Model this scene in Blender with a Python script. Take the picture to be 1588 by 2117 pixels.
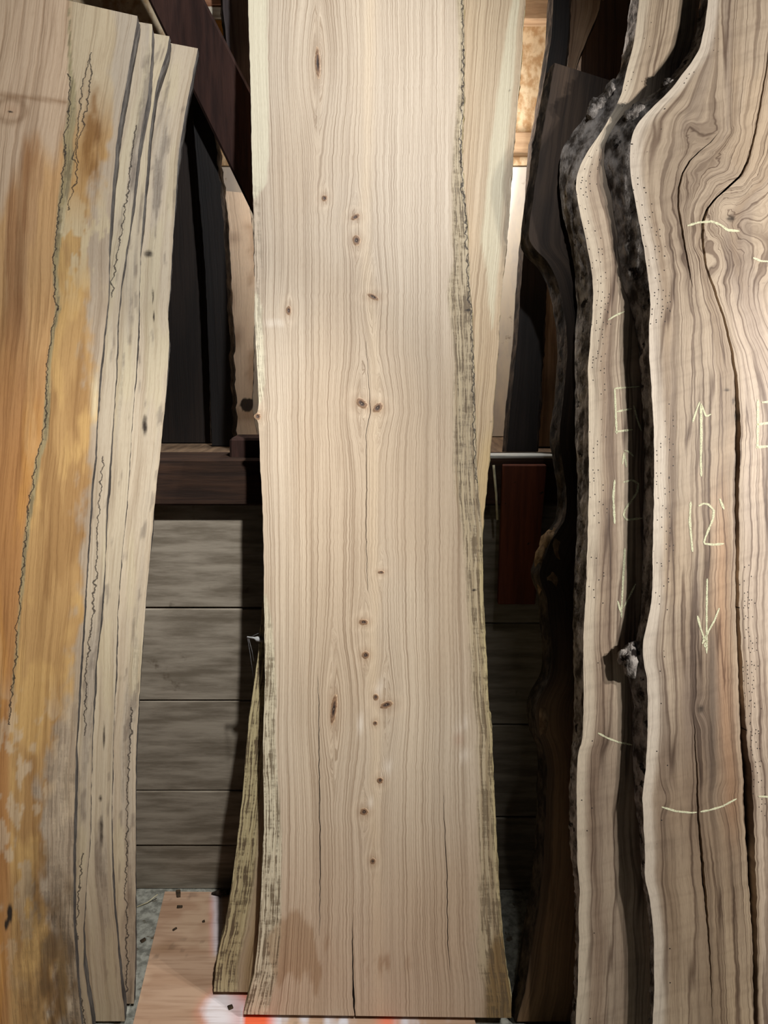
import bpy, bmesh, math, random
import numpy as np
from mathutils import Matrix, Vector

# ------------------------------------------------------------------ camera
CAM_H = 1.60
PITCH = math.radians(12.0)
FPX, CX, CY = 26.0 / 36.0 * 2117.0, 794.0, 1058.5
scene = bpy.context.scene
for o in list(bpy.data.objects):
    bpy.data.objects.remove(o)
cam_d = bpy.data.cameras.new('camera')
cam_d.sensor_fit = 'VERTICAL'
cam_d.sensor_height = 36.0
cam_d.lens = 26.0
cam_d.clip_start = 0.02
cam = bpy.data.objects.new('camera', cam_d)
scene.collection.objects.link(cam)
cam.location = (0, 0, CAM_H)
cam.rotation_euler = (math.pi / 2 - PITCH, 0, 0)
scene.camera = cam

# ------------------------------------------------------------------ world, lamps, exposure
world = bpy.data.worlds.new('barn_gloom')
scene.world = world
world.use_nodes = True
bg = world.node_tree.nodes['Background']
bg.inputs['Color'].default_value = (0.75, 0.8, 1.0, 1)
bg.inputs['Strength'].default_value = 0.006
scene.view_settings.view_transform = 'Standard'
scene.view_settings.look = 'None'
scene.view_settings.exposure = -0.10
scene.view_settings.gamma = 1.0
scene.view_settings.use_curve_mapping = False

def lamp(name, loc, power, radius, color):
    d = bpy.data.lights.new(name, 'POINT')
    d.energy = power
    d.shadow_soft_size = radius
    d.color = color
    o = bpy.data.objects.new(name, d)
    o.location = loc
    scene.collection.objects.link(o)
    return o
def spot(name, loc, aim, power, radius, color, cone, blend):
    d = bpy.data.lights.new(name, 'SPOT')
    d.energy = power
    d.shadow_soft_size = radius
    d.color = color
    d.spot_size = math.radians(cone)
    d.spot_blend = blend
    o = bpy.data.objects.new(name, d)
    o.location = loc
    o.rotation_euler = (Vector(aim) - Vector(loc)).to_track_quat('-Z', 'Y').to_euler()
    scene.collection.objects.link(o)
    return o
spot('overhead_spot_lamp', (0.34, 0.52, 3.02), (-0.74, 1.75, 0.42), 290.0, 0.035, (1.0, 0.98, 0.94), 46.0, 1.0)
spot('overhead_spot_lamp', (0.38, 0.50, 3.02), (-0.32, 2.00, 2.12), 150.0, 0.04, (0.96, 0.98, 1.0), 64.0, 1.0)
lamp('work_lamp', (1.75, 0.80, 1.86), 80.0, 0.03, (1.0, 0.97, 0.92))
lamp('work_lamp', (1.66, 0.66, 1.72), 68.0, 0.03, (1.0, 0.97, 0.92))
lamp('loft_lamp', (0.10, 2.32, 2.20), 14.0, 0.03, (1.0, 0.98, 0.96))

# ------------------------------------------------------------------ helpers
rng = np.random.RandomState(7)
COL = scene.collection

def lin(c):
    c = np.asarray(c, float) / 255.0
    return np.where(c <= 0.04045, c / 12.92, ((c + 0.055) / 1.055) ** 2.4)
def L4(c):
    return tuple(lin(c)) + (1.0,)

FWD = np.array([0, math.cos(PITCH), -math.sin(PITCH)])
UPV = np.array([0, math.sin(PITCH), math.cos(PITCH)])
RGT = np.array([1.0, 0, 0])
CAMP = np.array([0, 0, CAM_H])

def ray(u, v):
    return FWD + RGT * ((u - CX) / FPX) + UPV * ((CY - v) / FPX)
def at_y(u, v, y):            # the point of the upright plane at depth y
    d = ray(u, v)
    return CAMP + d * (y / d[1])
def at_z(u, v, z):            # the point of the level plane at height z
    d = ray(u, v)
    return CAMP + d * ((z - CAM_H) / d[2])
def project(P):
    q = P - CAMP
    dep = q @ FWD
    return CX + FPX * (q @ RGT) / dep, CY - FPX * (q @ UPV) / dep

_tab = np.random.RandomState(3).rand(64, 256, 256)[:6]
def vnoise(x, y, seed=0):
    t = _tab[seed % 6]
    x = np.asarray(x, float) + 17.3 * (seed + 1)
    y = np.asarray(y, float) + 9.1 * (seed + 1)
    xi = np.floor(x).astype(int); yi = np.floor(y).astype(int)
    fx = x - xi; fy = y - yi
    fx = fx * fx * (3 - 2 * fx); fy = fy * fy * (3 - 2 * fy)
    a = t[xi % 256, yi % 256]; b = t[(xi + 1) % 256, yi % 256]
    c = t[xi % 256, (yi + 1) % 256]; d = t[(xi + 1) % 256, (yi + 1) % 256]
    return (a * (1 - fx) + b * fx) * (1 - fy) + (c * (1 - fx) + d * fx) * fy
def fbm(x, y, seed=0, octs=4):
    s = 0; amp = 0.5; tot = 0
    for k in range(octs):
        s = s + amp * vnoise(x * 2 ** k, y * 2 ** k, seed + k); tot += amp; amp *= 0.5
    return s / tot
def sstep(a, b, x):
    t = np.clip((x - a) / (b - a + 1e-12), 0, 1)
    return t * t * (3 - 2 * t)

class Frame:
    """plane of a leaning slab: base line at (0, yb, zb), leaning back by atan(lean), turned by yaw"""
    def __init__(self, yb, zb=0.0, lean=0.2217, yaw=0.0):
        a = math.atan(lean)
        c, s = math.cos(yaw), math.sin(yaw)
        self.O = np.array([0, yb, zb])
        self.X = np.array([c, s, 0])
        self.Z = np.array([-s * math.sin(a), c * math.sin(a), math.cos(a)])
        self.Y = np.cross(self.Z, self.X)
    def hit(self, u, v, depth=0.0):
        d = ray(u, v); o = self.O + self.Y * depth
        k = ((o - CAMP) @ self.Y) / (d @ self.Y)
        q = CAMP + d * k - self.O
        return q @ self.X, q @ self.Z
    def world(self, S, D, T):
        return self.O + S[..., None] * self.X + D[..., None] * self.Y + T[..., None] * self.Z
    def path(self, pts, depth=0.0):
        st = np.array([self.hit(u, v, depth) for u, v in pts])
        return st[np.argsort(st[:, 1])]

def link(name, me, parent=None, mat=None):
    o = bpy.data.objects.new(name, me)
    COL.objects.link(o)
    if parent is not None:
        o.parent = parent
    if mat is not None:
        me.materials.append(mat)
    return o
def tag(o, label, cat, group=None):
    o['label'] = label
    o['category'] = cat
    if group:
        o['group'] = group
    return o
def pydata(name, verts, faces, smooth=False):
    me = bpy.data.meshes.new(name)
    me.from_pydata([tuple(map(float, v)) for v in verts], [], faces)
    me.validate()
    me.update()
    if smooth:
        me.polygons.foreach_set('use_smooth', [True] * len(me.polygons))
    return me
def box_mesh(name, lo, hi, bevel=0.004, jitter=0.0, seg=1):
    bm = bmesh.new()
    bmesh.ops.create_cube(bm, size=1.0)
    lo = Vector(lo); hi = Vector(hi)
    for v in bm.verts:
        v.co = Vector(((v.co.x + .5) * (hi.x - lo.x) + lo.x, (v.co.y + .5) * (hi.y - lo.y) + lo.y, (v.co.z + .5) * (hi.z - lo.z) + lo.z))
        if jitter:
            v.co += Vector((random.uniform(-1, 1), random.uniform(-1, 1), random.uniform(-1, 1))) * jitter
    if bevel:
        bmesh.ops.bevel(bm, geom=list(bm.edges), offset=bevel, segments=seg, affect='EDGES')
    me = bpy.data.meshes.new(name)
    bm.to_mesh(me); bm.free()
    return me
random.seed(5)

# ------------------------------------------------------------------ materials
def new_mat(name):
    m = bpy.data.materials.new(name)
    m.use_nodes = True
    nt = m.node_tree
    nt.nodes.clear()
    out = nt.nodes.new('ShaderNodeOutputMaterial')
    b = nt.nodes.new('ShaderNodeBsdfPrincipled')
    nt.links.new(b.outputs[0], out.inputs[0])
    return m, nt, b, out
class NB:
    def __init__(self, nt): self.nt = nt
    def n(self, t, **kw):
        x = self.nt.nodes.new(t)
        for k, v in kw.items(): setattr(x, k, v)
        return x
    def put(self, sock, v):
        if hasattr(v, 'links') or hasattr(v, 'is_output'): self.nt.links.new(v, sock)
        else: sock.default_value = v
    def math(self, op, a, b=0.0, c=None, clamp=False):
        x = self.n('ShaderNodeMath', operation=op, use_clamp=clamp)
        self.put(x.inputs[0], a); self.put(x.inputs[1], b)
        if c is not None: self.put(x.inputs[2], c)
        return x.outputs[0]
    def mr(self, v, a, b, c=0.0, d=1.0, smooth=True):
        x = self.n('ShaderNodeMapRange', interpolation_type='SMOOTHSTEP' if smooth else 'LINEAR')
        for s, q in zip(x.inputs[:5], (v, a, b, c, d)): self.put(s, q)
        return x.outputs[0]
    def mix(self, f, a, b, blend='MIX'):
        x = self.n('ShaderNodeMix', data_type='RGBA', blend_type=blend)
        self.put(x.inputs[0], f); self.put(x.inputs[6], a); self.put(x.inputs[7], b)
        return x.outputs[2]
    def noise(self, vec, scale=1.0, detail=3.0, rough=0.55, dist=0.0):
        x = self.n('ShaderNodeTexNoise')
        self.put(x.inputs['Vector'], vec)
        x.inputs['Scale'].default_value = scale
        x.inputs['Detail'].default_value = detail
        x.inputs['Roughness'].default_value = rough
        x.inputs['Distortion'].default_value = dist
        return x.outputs[0]
    def comb(self, a, b, c=0.0):
        x = self.n('ShaderNodeCombineXYZ')
        self.put(x.inputs[0], a); self.put(x.inputs[1], b); self.put(x.inputs[2], c)
        return x.outputs[0]
    def attr(self, name):
        return self.n('ShaderNodeAttribute', attribute_name=name)
    def bump(self, h, strength, dist, bsdf):
        x = self.n('ShaderNodeBump')
        x.inputs['Strength'].default_value = strength
        x.inputs['Distance'].default_value = dist
        self.put(x.inputs['Height'], h)
        self.nt.links.new(x.outputs[0], bsdf.inputs['Normal'])

def wood(name, f1, a1, f2, a2, fc, ac, line_col, streak_col, ts=0.55, rough=0.62, seed=0.0, fs=260.0, curl=0.0, bumpd=0.0012, wander=0.012, holes=False):
    """sawn wood: vertex data gives grain coordinate, stain colour and masks; nodes draw the fibres"""
    m, nt, b, out = new_mat(name)
    B = NB(nt)
    ga = B.attr('grain'); sep = B.n('ShaderNodeSeparateXYZ'); nt.links.new(ga.outputs['Vector'], sep.inputs[0])
    g, t = sep.outputs[0], sep.outputs[1]
    base = B.attr('stain').outputs['Color']
    mk = B.n('ShaderNodeSeparateColor'); nt.links.new(B.attr('mask').outputs['Color'], mk.inputs[0])
    contrast, dark, streak = mk.outputs[0], mk.outputs[1], mk.outputs[2]
    worm = B.attr('worm').outputs['Fac']
    ln = B.n('ShaderNodeSeparateXYZ'); nt.links.new(B.attr('spalt').outputs['Vector'], ln.inputs[0])
    # slow wander so that the fibres are never ruler straight
    w = B.noise(B.comb(B.math('MULTIPLY', g, 9.0), B.math('MULTIPLY', t, 5.0), seed + 3.3), 1.0, 2.0)
    g2 = B.math('ADD', g, B.math('MULTIPLY', B.math('SUBTRACT', w, 0.5), wander))
    n1 = B.noise(B.comb(B.math('MULTIPLY', g2, f1), B.math('MULTIPLY', t, ts), seed), 1.0, 3.0, 0.6)
    l1 = B.mr(n1, 0.46, 0.66)
    n2 = B.noise(B.comb(B.math('MULTIPLY', g2, f2), B.math('MULTIPLY', t, ts * 7), seed + 11), 1.0, 2.0, 0.6)
    l2 = B.mr(n2, 0.45, 0.72)
    n3 = B.noise(B.comb(B.math('MULTIPLY', g2, fc), B.math('MULTIPLY', t, ts * 0.6), seed + 23), 1.0, 2.0, 0.5)
    band = B.math('ABSOLUTE', B.math('SUBTRACT', B.math('FRACT', B.math('MULTIPLY', n3, 7.0)), 0.5))
    l3 = B.mr(band, 0.0, 0.13, 1.0, 0.0)
    n5 = B.noise(B.comb(B.math('MULTIPLY', g2, fc * .35), B.math('MULTIPLY', t, ts), seed + 51), 1.0, 2.0, 0.5)
    l5 = B.mr(n5, 0.5, 0.72)
    c = base
    c = B.mix(B.math('MULTIPLY', B.math('MULTIPLY', l1, a1), contrast), c, line_col, 'MULTIPLY')
    c = B.mix(B.math('MULTIPLY', B.math('MULTIPLY', l2, a2), contrast), c, line_col, 'MULTIPLY')
    c = B.mix(B.math('MULTIPLY', B.math('MULTIPLY', l3, ac), contrast), c, line_col, 'MULTIPLY')
    c = B.mix(B.math('MULTIPLY', B.math('MULTIPLY', l5, ac * 0.7), contrast), c, line_col, 'MULTIPLY')
    if curl:
        nc = B.noise(B.comb(B.math('MULTIPLY', g, 9.0), B.math('ADD', B.math('MULTIPLY', t, 42.0), B.math('MULTIPLY', g, -16.0)), seed + 5), 1.0, 2.0)
        c = B.mix(B.math('MULTIPLY', B.mr(nc, 0.45, 0.75), curl), c, line_col, 'MULTIPLY')
    ns = B.noise(B.comb(B.math('MULTIPLY', g, fs), B.math('MULTIPLY', t, 9.0), seed + 31), 1.0, 4.0, 0.65)
    ns2 = B.noise(B.comb(B.math('MULTIPLY', g, 20.0), B.math('MULTIPLY', t, 60.0), seed + 41), 1.0, 3.0, 0.7)
    sm = B.math('MULTIPLY', B.mr(B.math('ADD', ns, B.math('MULTIPLY', B.math('SUBTRACT', ns2, .5), .35)), 0.48, 0.58), streak)
    c = B.mix(sm, c, streak_col)
    fine = B.noise(B.comb(B.math('MULTIPLY', g, 900.0), B.math('MULTIPLY', t, 60.0), seed), 1.0, 1.0)
    c = B.mix(B.math('MULTIPLY', B.mr(fine, 0.42, 0.75), 0.16), c, line_col, 'MULTIPLY')
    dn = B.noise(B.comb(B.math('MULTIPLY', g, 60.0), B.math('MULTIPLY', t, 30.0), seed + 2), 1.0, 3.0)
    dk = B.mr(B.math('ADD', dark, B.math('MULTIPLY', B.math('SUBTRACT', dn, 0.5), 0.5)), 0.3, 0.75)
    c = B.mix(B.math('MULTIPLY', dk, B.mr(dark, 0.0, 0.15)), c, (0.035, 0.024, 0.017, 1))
    if holes:
        vo = B.n('ShaderNodeTexVoronoi', voronoi_dimensions='2D')
        nt.links.new(B.comb(B.math('MULTIPLY', g, 120.0), B.math('MULTIPLY', t, 95.0)), vo.inputs['Vector'])
        vo.inputs['Scale'].default_value = 1.0
        rnd = B.n('ShaderNodeSeparateColor'); nt.links.new(vo.outputs['Color'], rnd.inputs[0])
        hm = B.math('MULTIPLY', B.mr(vo.outputs['Distance'], 0.11, 0.17, 1.0, 0.0), B.math('LESS_THAN', rnd.outputs[0], worm))
        c = B.mix(hm, c, (0.03, 0.022, 0.018, 1))
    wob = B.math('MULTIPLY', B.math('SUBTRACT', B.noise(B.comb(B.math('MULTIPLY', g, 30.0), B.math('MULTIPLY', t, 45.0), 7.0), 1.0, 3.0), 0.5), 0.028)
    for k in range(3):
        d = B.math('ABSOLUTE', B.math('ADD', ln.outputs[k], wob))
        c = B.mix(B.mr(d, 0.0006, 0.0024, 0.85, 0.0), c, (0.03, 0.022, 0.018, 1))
    nt.links.new(c, b.inputs['Base Color'])
    b.inputs['Roughness'].default_value = rough
    b.inputs['Specular IOR Level'].default_value = 0.35
    h = B.math('SUBTRACT', 1.0, B.math('ADD', B.math('MULTIPLY', l1, 0.5), B.math('ADD', B.math('MULTIPLY', sm, 1.2), B.math('MULTIPLY', l2, 0.25))))
    B.bump(h, 0.5, bumpd, b)
    return m

def plain(name, c1, c2, scale=(30, 30, 3), rough=0.8, detail=4.0, lo=0.35, hi=0.68, bump=0.4, bdist=0.004, spots=None):
    m, nt, b, out = new_mat(name)
    B = NB(nt)
    tc = B.n('ShaderNodeTexCoord')
    mp = B.n('ShaderNodeMapping'); mp.inputs['Scale'].default_value = scale
    nt.links.new(tc.outputs['Object'], mp.inputs[0])
    n = B.noise(mp.outputs[0], 1.0, detail, 0.62)
    c = B.mix(B.mr(n, lo, hi), L4(c1), L4(c2))
    if spots:
        sc, th, scol = spots
        n2 = B.noise(tc.outputs['Object'], sc, 4.0, 0.6)
        c = B.mix(B.mr(n2, th, th + 0.08), c, L4(scol))
    nt.links.new(c, b.inputs['Base Color'])
    b.inputs['Roughness'].default_value = rough
    b.inputs['Specular IOR Level'].default_value = 0.25
    if bump:
        B.bump(n, bump, bdist, b)
    return m

M = {}
M['oak'] = wood('oak', 250.0, 0.48, 420.0, 0.30, 44.0, 0.16, (0.40, 0.31, 0.24, 1), L4((104, 88, 68)), ts=0.45, rough=0.5, fs=240, wander=0.005)
M['walnut'] = wood('walnut', 80.0, 0.55, 260.0, 0.32, 20.0, 0.78, (0.28, 0.22, 0.20, 1), L4((50, 40, 35)), ts=0.9, rough=0.55, seed=4.0, curl=0.17, holes=True)
M['maple'] = wood('maple', 60.0, 0.30, 200.0, 0.22, 14.0, 0.20, (0.42, 0.32, 0.24, 1), L4((72, 62, 52)), ts=0.8, rough=0.6, seed=8.0, fs=130)
M['gloom_wood'] = wood('weathered_walnut', 80.0, 0.5, 240.0, 0.4, 20.0, 0.4, (0.3, 0.24, 0.2, 1), L4((40, 32, 28)), ts=0.8, rough=0.75, seed=13.0)
M['bark'] = plain('bark', (66, 58, 52), (184, 175, 168), (34, 34, 20), 0.92, 6.0, 0.36, 0.66, 0.9, 0.012, (26, 0.60, (30, 23, 20)))
M['dark_bark'] = plain('dark_bark', (30, 24, 20), (86, 74, 64), (40, 40, 16), 0.95, 6.0, 0.38, 0.7, 0.9, 0.01)
M['oak_edge'] = plain('oak_live_edge', (92, 82, 62), (205, 188, 140), (160, 160, 9), 0.8, 5.0, 0.40, 0.62, 0.6, 0.004)
M['maple_edge'] = plain('maple_live_edge', (50, 46, 45), (92, 88, 84), (60, 60, 12), 0.8, 5.0, 0.35, 0.68, 0.5, 0.003)
M['timber'] = plain('old_timber', (38, 23, 19), (60, 38, 31), (50, 50, 5), 0.85, 5.0, 0.3, 0.7, 0.6, 0.004)
M['girt'] = plain('girt_timber', (36, 24, 18), (58, 39, 28), (5, 60, 60), 0.85, 5.0, 0.3, 0.7, 0.6, 0.004)
M['red_board'] = plain('red_brown_board', (80, 40, 26), (108, 56, 36), (60, 60, 4), 0.75, 5.0, 0.3, 0.7, 0.3, 0.002, (38, 0.66, (30, 18, 14)))
M['plank'] = plain('weathered_planks', (114, 104, 90), (158, 148, 133), (5, 30, 36), 0.85, 6.0, 0.32, 0.68, 0.4, 0.003, (9, 0.66, (96, 84, 70)))
M['osb'] = plain('strand_board', (186, 152, 112), (224, 204, 170), (46, 46, 34), 0.7, 5.0, 0.35, 0.62, 0.4, 0.002, (60, 0.66, (120, 92, 66)))
M['white_board'] = plain('pale_sheathing', (206, 202, 196), (232, 224, 208), (12, 12, 5), 0.6, 4.0, 0.35, 0.65, 0.15, 0.002, (13, 0.63, (158, 140, 120)))
M['loft_boards'] = plain('loft_boards', (92, 74, 58), (126, 104, 82), (50, 5, 50), 0.85)
M['batten'] = plain('batten_wood', (158, 128, 98), (196, 168, 136), (6, 50, 50), 0.75, 4.0, 0.3, 0.7, 0.3, 0.002)
M['concrete'] = plain('dirty_concrete', (112, 112, 104), (166, 166, 156), (40, 40, 40), 0.9, 6.0, 0.35, 0.65, 0.7, 0.004, (30, 0.6, (92, 84, 70)))
M['burl'] = plain('burl_wood', (96, 74, 50), (150, 124, 92), (40, 40, 26), 0.85, 5.0, 0.35, 0.66, 0.7, 0.006)
M['chip'] = plain('wood_chip', (46, 38, 30), (84, 68, 50), (60, 60, 60), 0.9)
M['straw'] = plain('straw', (190, 180, 148), (220, 212, 180), (60, 60, 60), 0.8)
M['metal'] = plain('dull_nail_metal', (150, 150, 150), (196, 196, 196), (80, 80, 80), 0.5, bump=0)
M['web'] = plain('cobweb', (110, 110, 112), (150, 150, 152), (80, 80, 80), 0.9, bump=0)
M['lath'] = plain('grey_lath', (168, 170, 166), (208, 210, 206), (8, 60, 60), 0.8)
def knot_mat():
    m, nt, b, out = new_mat('knot_wood')
    B = NB(nt)
    a = B.attr('ring').outputs['Fac']
    tc = B.n('ShaderNodeTexCoord')
    n = B.noise(tc.outputs['Object'], 160.0, 3.0)
    r = B.math('ADD', a, B.math('MULTIPLY', B.math('SUBTRACT', n, 0.5), 0.5))
    ramp = B.n('ShaderNodeValToRGB')
    e = ramp.color_ramp.elements
    e[0].position = 0.15; e[0].color = L4((46, 33, 27))
    e[1].position = 1.0; e[1].color = L4((202, 172, 140))
    for p, c in ((0.45, (96, 72, 56)), (0.62, (150, 118, 90)), (0.75, (120, 90, 66))):
        q = e.new(p); q.color = L4(c)
    nt.links.new(r, ramp.inputs[0])
    nt.links.new(ramp.outputs[0], b.inputs['Base Color'])
    b.inputs['Roughness'].default_value = 0.6
    return m
M['knot'] = knot_mat()
def chalk_mat():
    m, nt, b, out = new_mat('yellow_chalk')
    B = NB(nt)
    b.inputs['Base Color'].default_value = L4((234, 232, 196))
    b.inputs['Roughness'].default_value = 0.95
    tc = B.n('ShaderNodeTexCoord')
    n = B.noise(tc.outputs['Object'], 420.0, 3.0, 0.7)
    nt.links.new(B.mr(n, 0.30, 0.52, 0.3, 1.0), b.inputs['Alpha'])
    return m
M['chalk'] = chalk_mat()

# ------------------------------------------------------------------ slab builder
def rgbmix(c, mask, col):
    return c * (1 - mask[..., None]) + lin(col) * mask[..., None]

def strip_edges(fr, pts, t, jit, seed, depth=0.0):
    p = fr.path(pts, depth)
    s = np.interp(t, p[:, 1], p[:, 0])
    # smooth the traced corners a little, then roughen
    k = 3
    s2 = np.convolve(np.pad(s, k, mode='edge'), np.ones(2 * k + 1) / (2 * k + 1), 'valid')
    s = 0.6 * s2 + 0.4 * s
    return s + jit * (fbm(t * 45, t * 0 + seed * 3.7, seed) - 0.5)

def make_slab(name, fr, left, right, ttop, thick, mat, paint, back_left=None, back_right=None, left_part=None, right_part=None,
              cracks=(), rowstep=0.01, colstep=0.006, jitL=0.004, jitR=0.004, warp=None, tbot=(0.0, 0.0), bl_off=0.012, br_off=0.012,
              bark_amp=0.006, side_n=6, seed=1, br_top=0.0):
    ttl, ttr = ttop
    nr = int(max(abs(ttl - tbot[0]), 0.2) / rowstep) + 2
    r = np.linspace(0, 1, nr)
    tL = tbot[0] + (ttl - tbot[0]) * r
    tR = tbot[1] + (ttr - tbot[1]) * r
    sL = strip_edges(fr, left, tL, jitL, seed)
    sR = strip_edges(fr, right, tR, jitR, seed + 2)
    tm = 0.5 * (tL + tR)
    # anchors: the open cracks split the columns, so the fibres run along them
    anchors = [(sL, np.zeros(nr), np.zeros(nr))]
    for ck in cracks:
        p = fr.path([(q[0], q[1]) for q in ck['pts']])
        pw = np.array([[fr.hit(q[0], q[1])[1], q[2] / FPX * 1.85] for q in ck['pts']])
        pw = pw[np.argsort(pw[:, 1 - 1])]
        c = np.interp(tm, p[:, 1], p[:, 0])
        wd = np.interp(tm, pw[:, 0], pw[:, 1], left=0.0, right=0.0)
        wd = wd * (0.75 + 0.5 * fbm(tm * 60, tm * 0 + 3, seed + 1))
        c = c + 0.0022 * (fbm(tm * 70, tm * 0 + 5, seed) - 0.5) * 2
        c = np.clip(c, sL + 0.006, sR - 0.006)
        dp = ck['depth'] * sstep(0.0002, 0.0025, wd)
        anchors.append((c, np.maximum(wd, 0.0001) * 0.5, dp))
    anchors.append((sR, np.zeros(nr), np.zeros(nr)))
    cols_S, cols_D, cols_g, floor_cols = [], [], [], []
    g0 = 0.0
    for i in range(len(anchors) - 1):
        a, b = anchors[i], anchors[i + 1]
        lo = a[0] + a[1]; hi = b[0] - b[1]
        hi = np.maximum(hi, lo + 0.0005)
        avg = float(np.mean(hi - lo))
        n = max(3, int(avg / colstep))
        for k in range(n + 1):
            f = k / n
            cols_S.append(lo + (hi - lo) * f); cols_D.append(np.zeros(nr)); cols_g.append(g0 + avg * f)
        g0 += avg
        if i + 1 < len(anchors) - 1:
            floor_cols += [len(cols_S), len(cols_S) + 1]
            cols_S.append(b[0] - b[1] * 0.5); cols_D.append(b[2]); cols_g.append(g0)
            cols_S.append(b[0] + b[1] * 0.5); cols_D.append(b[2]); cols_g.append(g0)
    S = np.array(cols_S).T; D = np.array(cols_D).T
    nc = S.shape[1]
    frac = (S - sL[:, None]) / (sR - sL)[:, None]
    T = tL[:, None] + (tR - tL)[:, None] * np.clip(frac, 0, 1)
    G = np.tile(np.array(cols_g), (nr, 1))
    W = fr.world(S, D, T)
    U, V = project(W)
    ctx = dict(S=S, T=T, G=G, U=U, V=V, dl=S - sL[:, None], dr=sR[:, None] - S, frac=frac)
    if warp is not None:
        G = warp(ctx, G)
    # back outline
    if back_left is not None:
        bsL = strip_edges(fr, back_left, tL, jitL * 2, seed + 4, thick)
    else:
        bsL = sL - bl_off * (0.6 + 0.8 * fbm(tL * 8, tL * 0, seed))
    if back_right is not None:
        bsR = strip_edges(fr, back_right, tR, jitR * 2, seed + 5, thick)
    else:
        bsR = sR + (br_off + br_top * sstep(1.7, 2.3, tR)) * (0.6 + 0.8 * fbm(tR * 8, tR * 0, seed + 1))
    s0 = float(0.5 * (sL[0] + sR[0]))
    verts = np.stack([S - s0, D, T], -1).reshape(-1, 3)
    idx = np.arange(nr * nc).reshape(nr, nc)
    quads = np.stack([idx[:-1, :-1], idx[:-1, 1:], idx[1:, 1:], idx[1:, :-1]], -1).reshape(-1, 4)
    # back face: coarse strip
    nb = len(verts)
    bv = np.zeros((nr, 2, 3))
    bv[:, 0] = np.stack([bsL - s0, np.full(nr, thick), tL], -1)
    bv[:, 1] = np.stack([bsR - s0, np.full(nr, thick), tR], -1)
    verts = np.vstack([verts, bv.reshape(-1, 3)])
    bi = nb + np.arange(nr * 2).reshape(nr, 2)
    bq = np.stack([bi[:-1, 1], bi[:-1, 0], bi[1:, 0], bi[1:, 1]], -1)
    faces = quads.tolist() + bq.tolist()
    faces.append([int(bi[0, 0]), int(bi[0, 1])] + [int(x) for x in idx[0, ::-1]])
    faces.append([int(bi[-1, 1]), int(bi[-1, 0])] + [int(x) for x in idx[-1, :]])
    me = bpy.data.meshes.new(name)
    me.from_pydata(verts.tolist(), [], faces)
    me.update()
    col, mask, spalt = paint(ctx)
    for j in floor_cols:        # crack floor painted dark: recess shade together with bark inclusion
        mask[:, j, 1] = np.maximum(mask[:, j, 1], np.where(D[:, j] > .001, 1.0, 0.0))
    n = nr * nc; nv = len(verts)
    A = np.ones((nv, 4), np.float32)
    A[:n, :3] = np.clip(col, 0.002, 0.95).reshape(-1, 3); A[n:, :3] = A[:n, :3].mean(0)
    a = me.attributes.new('stain', 'FLOAT_COLOR', 'POINT'); a.data.foreach_set('color', A.ravel())
    A = np.ones((nv, 4), np.float32); A[n:, 0] = 1; A[n:, 1] = 0; A[n:, 2] = 0
    A[:n, :3] = np.clip(mask, 0, 1.5).reshape(-1, 3)
    a = me.attributes.new('mask', 'FLOAT_COLOR', 'POINT'); a.data.foreach_set('color', A.ravel())
    A = np.zeros((nv, 3), np.float32)
    A[:n, 0] = G.ravel(); A[:n, 1] = T.ravel()
    A[n:, 0] = verts[n:, 0]; A[n:, 1] = verts[n:, 2]
    a = me.attributes.new('grain', 'FLOAT_VECTOR', 'POINT'); a.data.foreach_set('vector', A.ravel())
    A = np.ones((nv, 3), np.float32)
    if spalt is not None:
        A[:n] = spalt.reshape(-1, 3)
    a = me.attributes.new('spalt', 'FLOAT_VECTOR', 'POINT'); a.data.foreach_set('vector', A.ravel())
    if 'worm' in ctx:
        A = np.zeros(nv, np.float32); A[:n] = ctx['worm'].ravel()
        me.attributes.new('worm', 'FLOAT', 'POINT').data.foreach_set('value', A)
    o = link(name, me, None, mat)
    mw = Matrix.Identity(4)
    org = fr.O + fr.X * s0
    for i in range(3):
        mw[i][0] = fr.X[i]; mw[i][1] = fr.Y[i]; mw[i][2] = fr.Z[i]; mw[i][3] = org[i]
    o.matrix_world = mw
    # live edges
    for side, part, sf, sb, tt in ((-1, left_part, sL, bsL, tL), (1, right_part, sR, bsR, tR)):
        pname, pmat = part if part else ('live_edge', mat)
        m = side_n
        q = np.linspace(0, 1, m + 1)
        P = np.zeros((nr, m + 1, 3))
        bulge = np.sin(np.pi * q)
        for j in range(m + 1):
            ss = sf + (sb - sf) * q[j]
            dd = np.full(nr, thick * q[j])
            amp = bark_amp * bulge[j]
            nn = fbm(tt * 42 + j * 1.7, q[j] * 6 + seed + tt * 9, seed + 3, 4) - 0.35
            P[:, j, 0] = ss + side * amp * nn * 2 - s0
            P[:, j, 1] = dd - bark_amp * bulge[j] * 0.5 * (fbm(tt * 30, q[j] * 5 + 2, seed + 2) - 0.5)
            P[:, j, 2] = tt
        ii = np.arange(nr * (m + 1)).reshape(nr, m + 1)
        a_, b_, c_, d_ = ii[:-1, :-1], ii[:-1, 1:], ii[1:, 1:], ii[1:, :-1]
        fq = np.stack([b_, a_, d_, c_] if side < 0 else [a_, b_, c_, d_], -1).reshape(-1, 4)
        mm = bpy.data.meshes.new(pname)
        mm.from_pydata(P.reshape(-1, 3).tolist(), [], fq.tolist())
        mm.update()
        nvv = len(mm.vertices)
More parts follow.
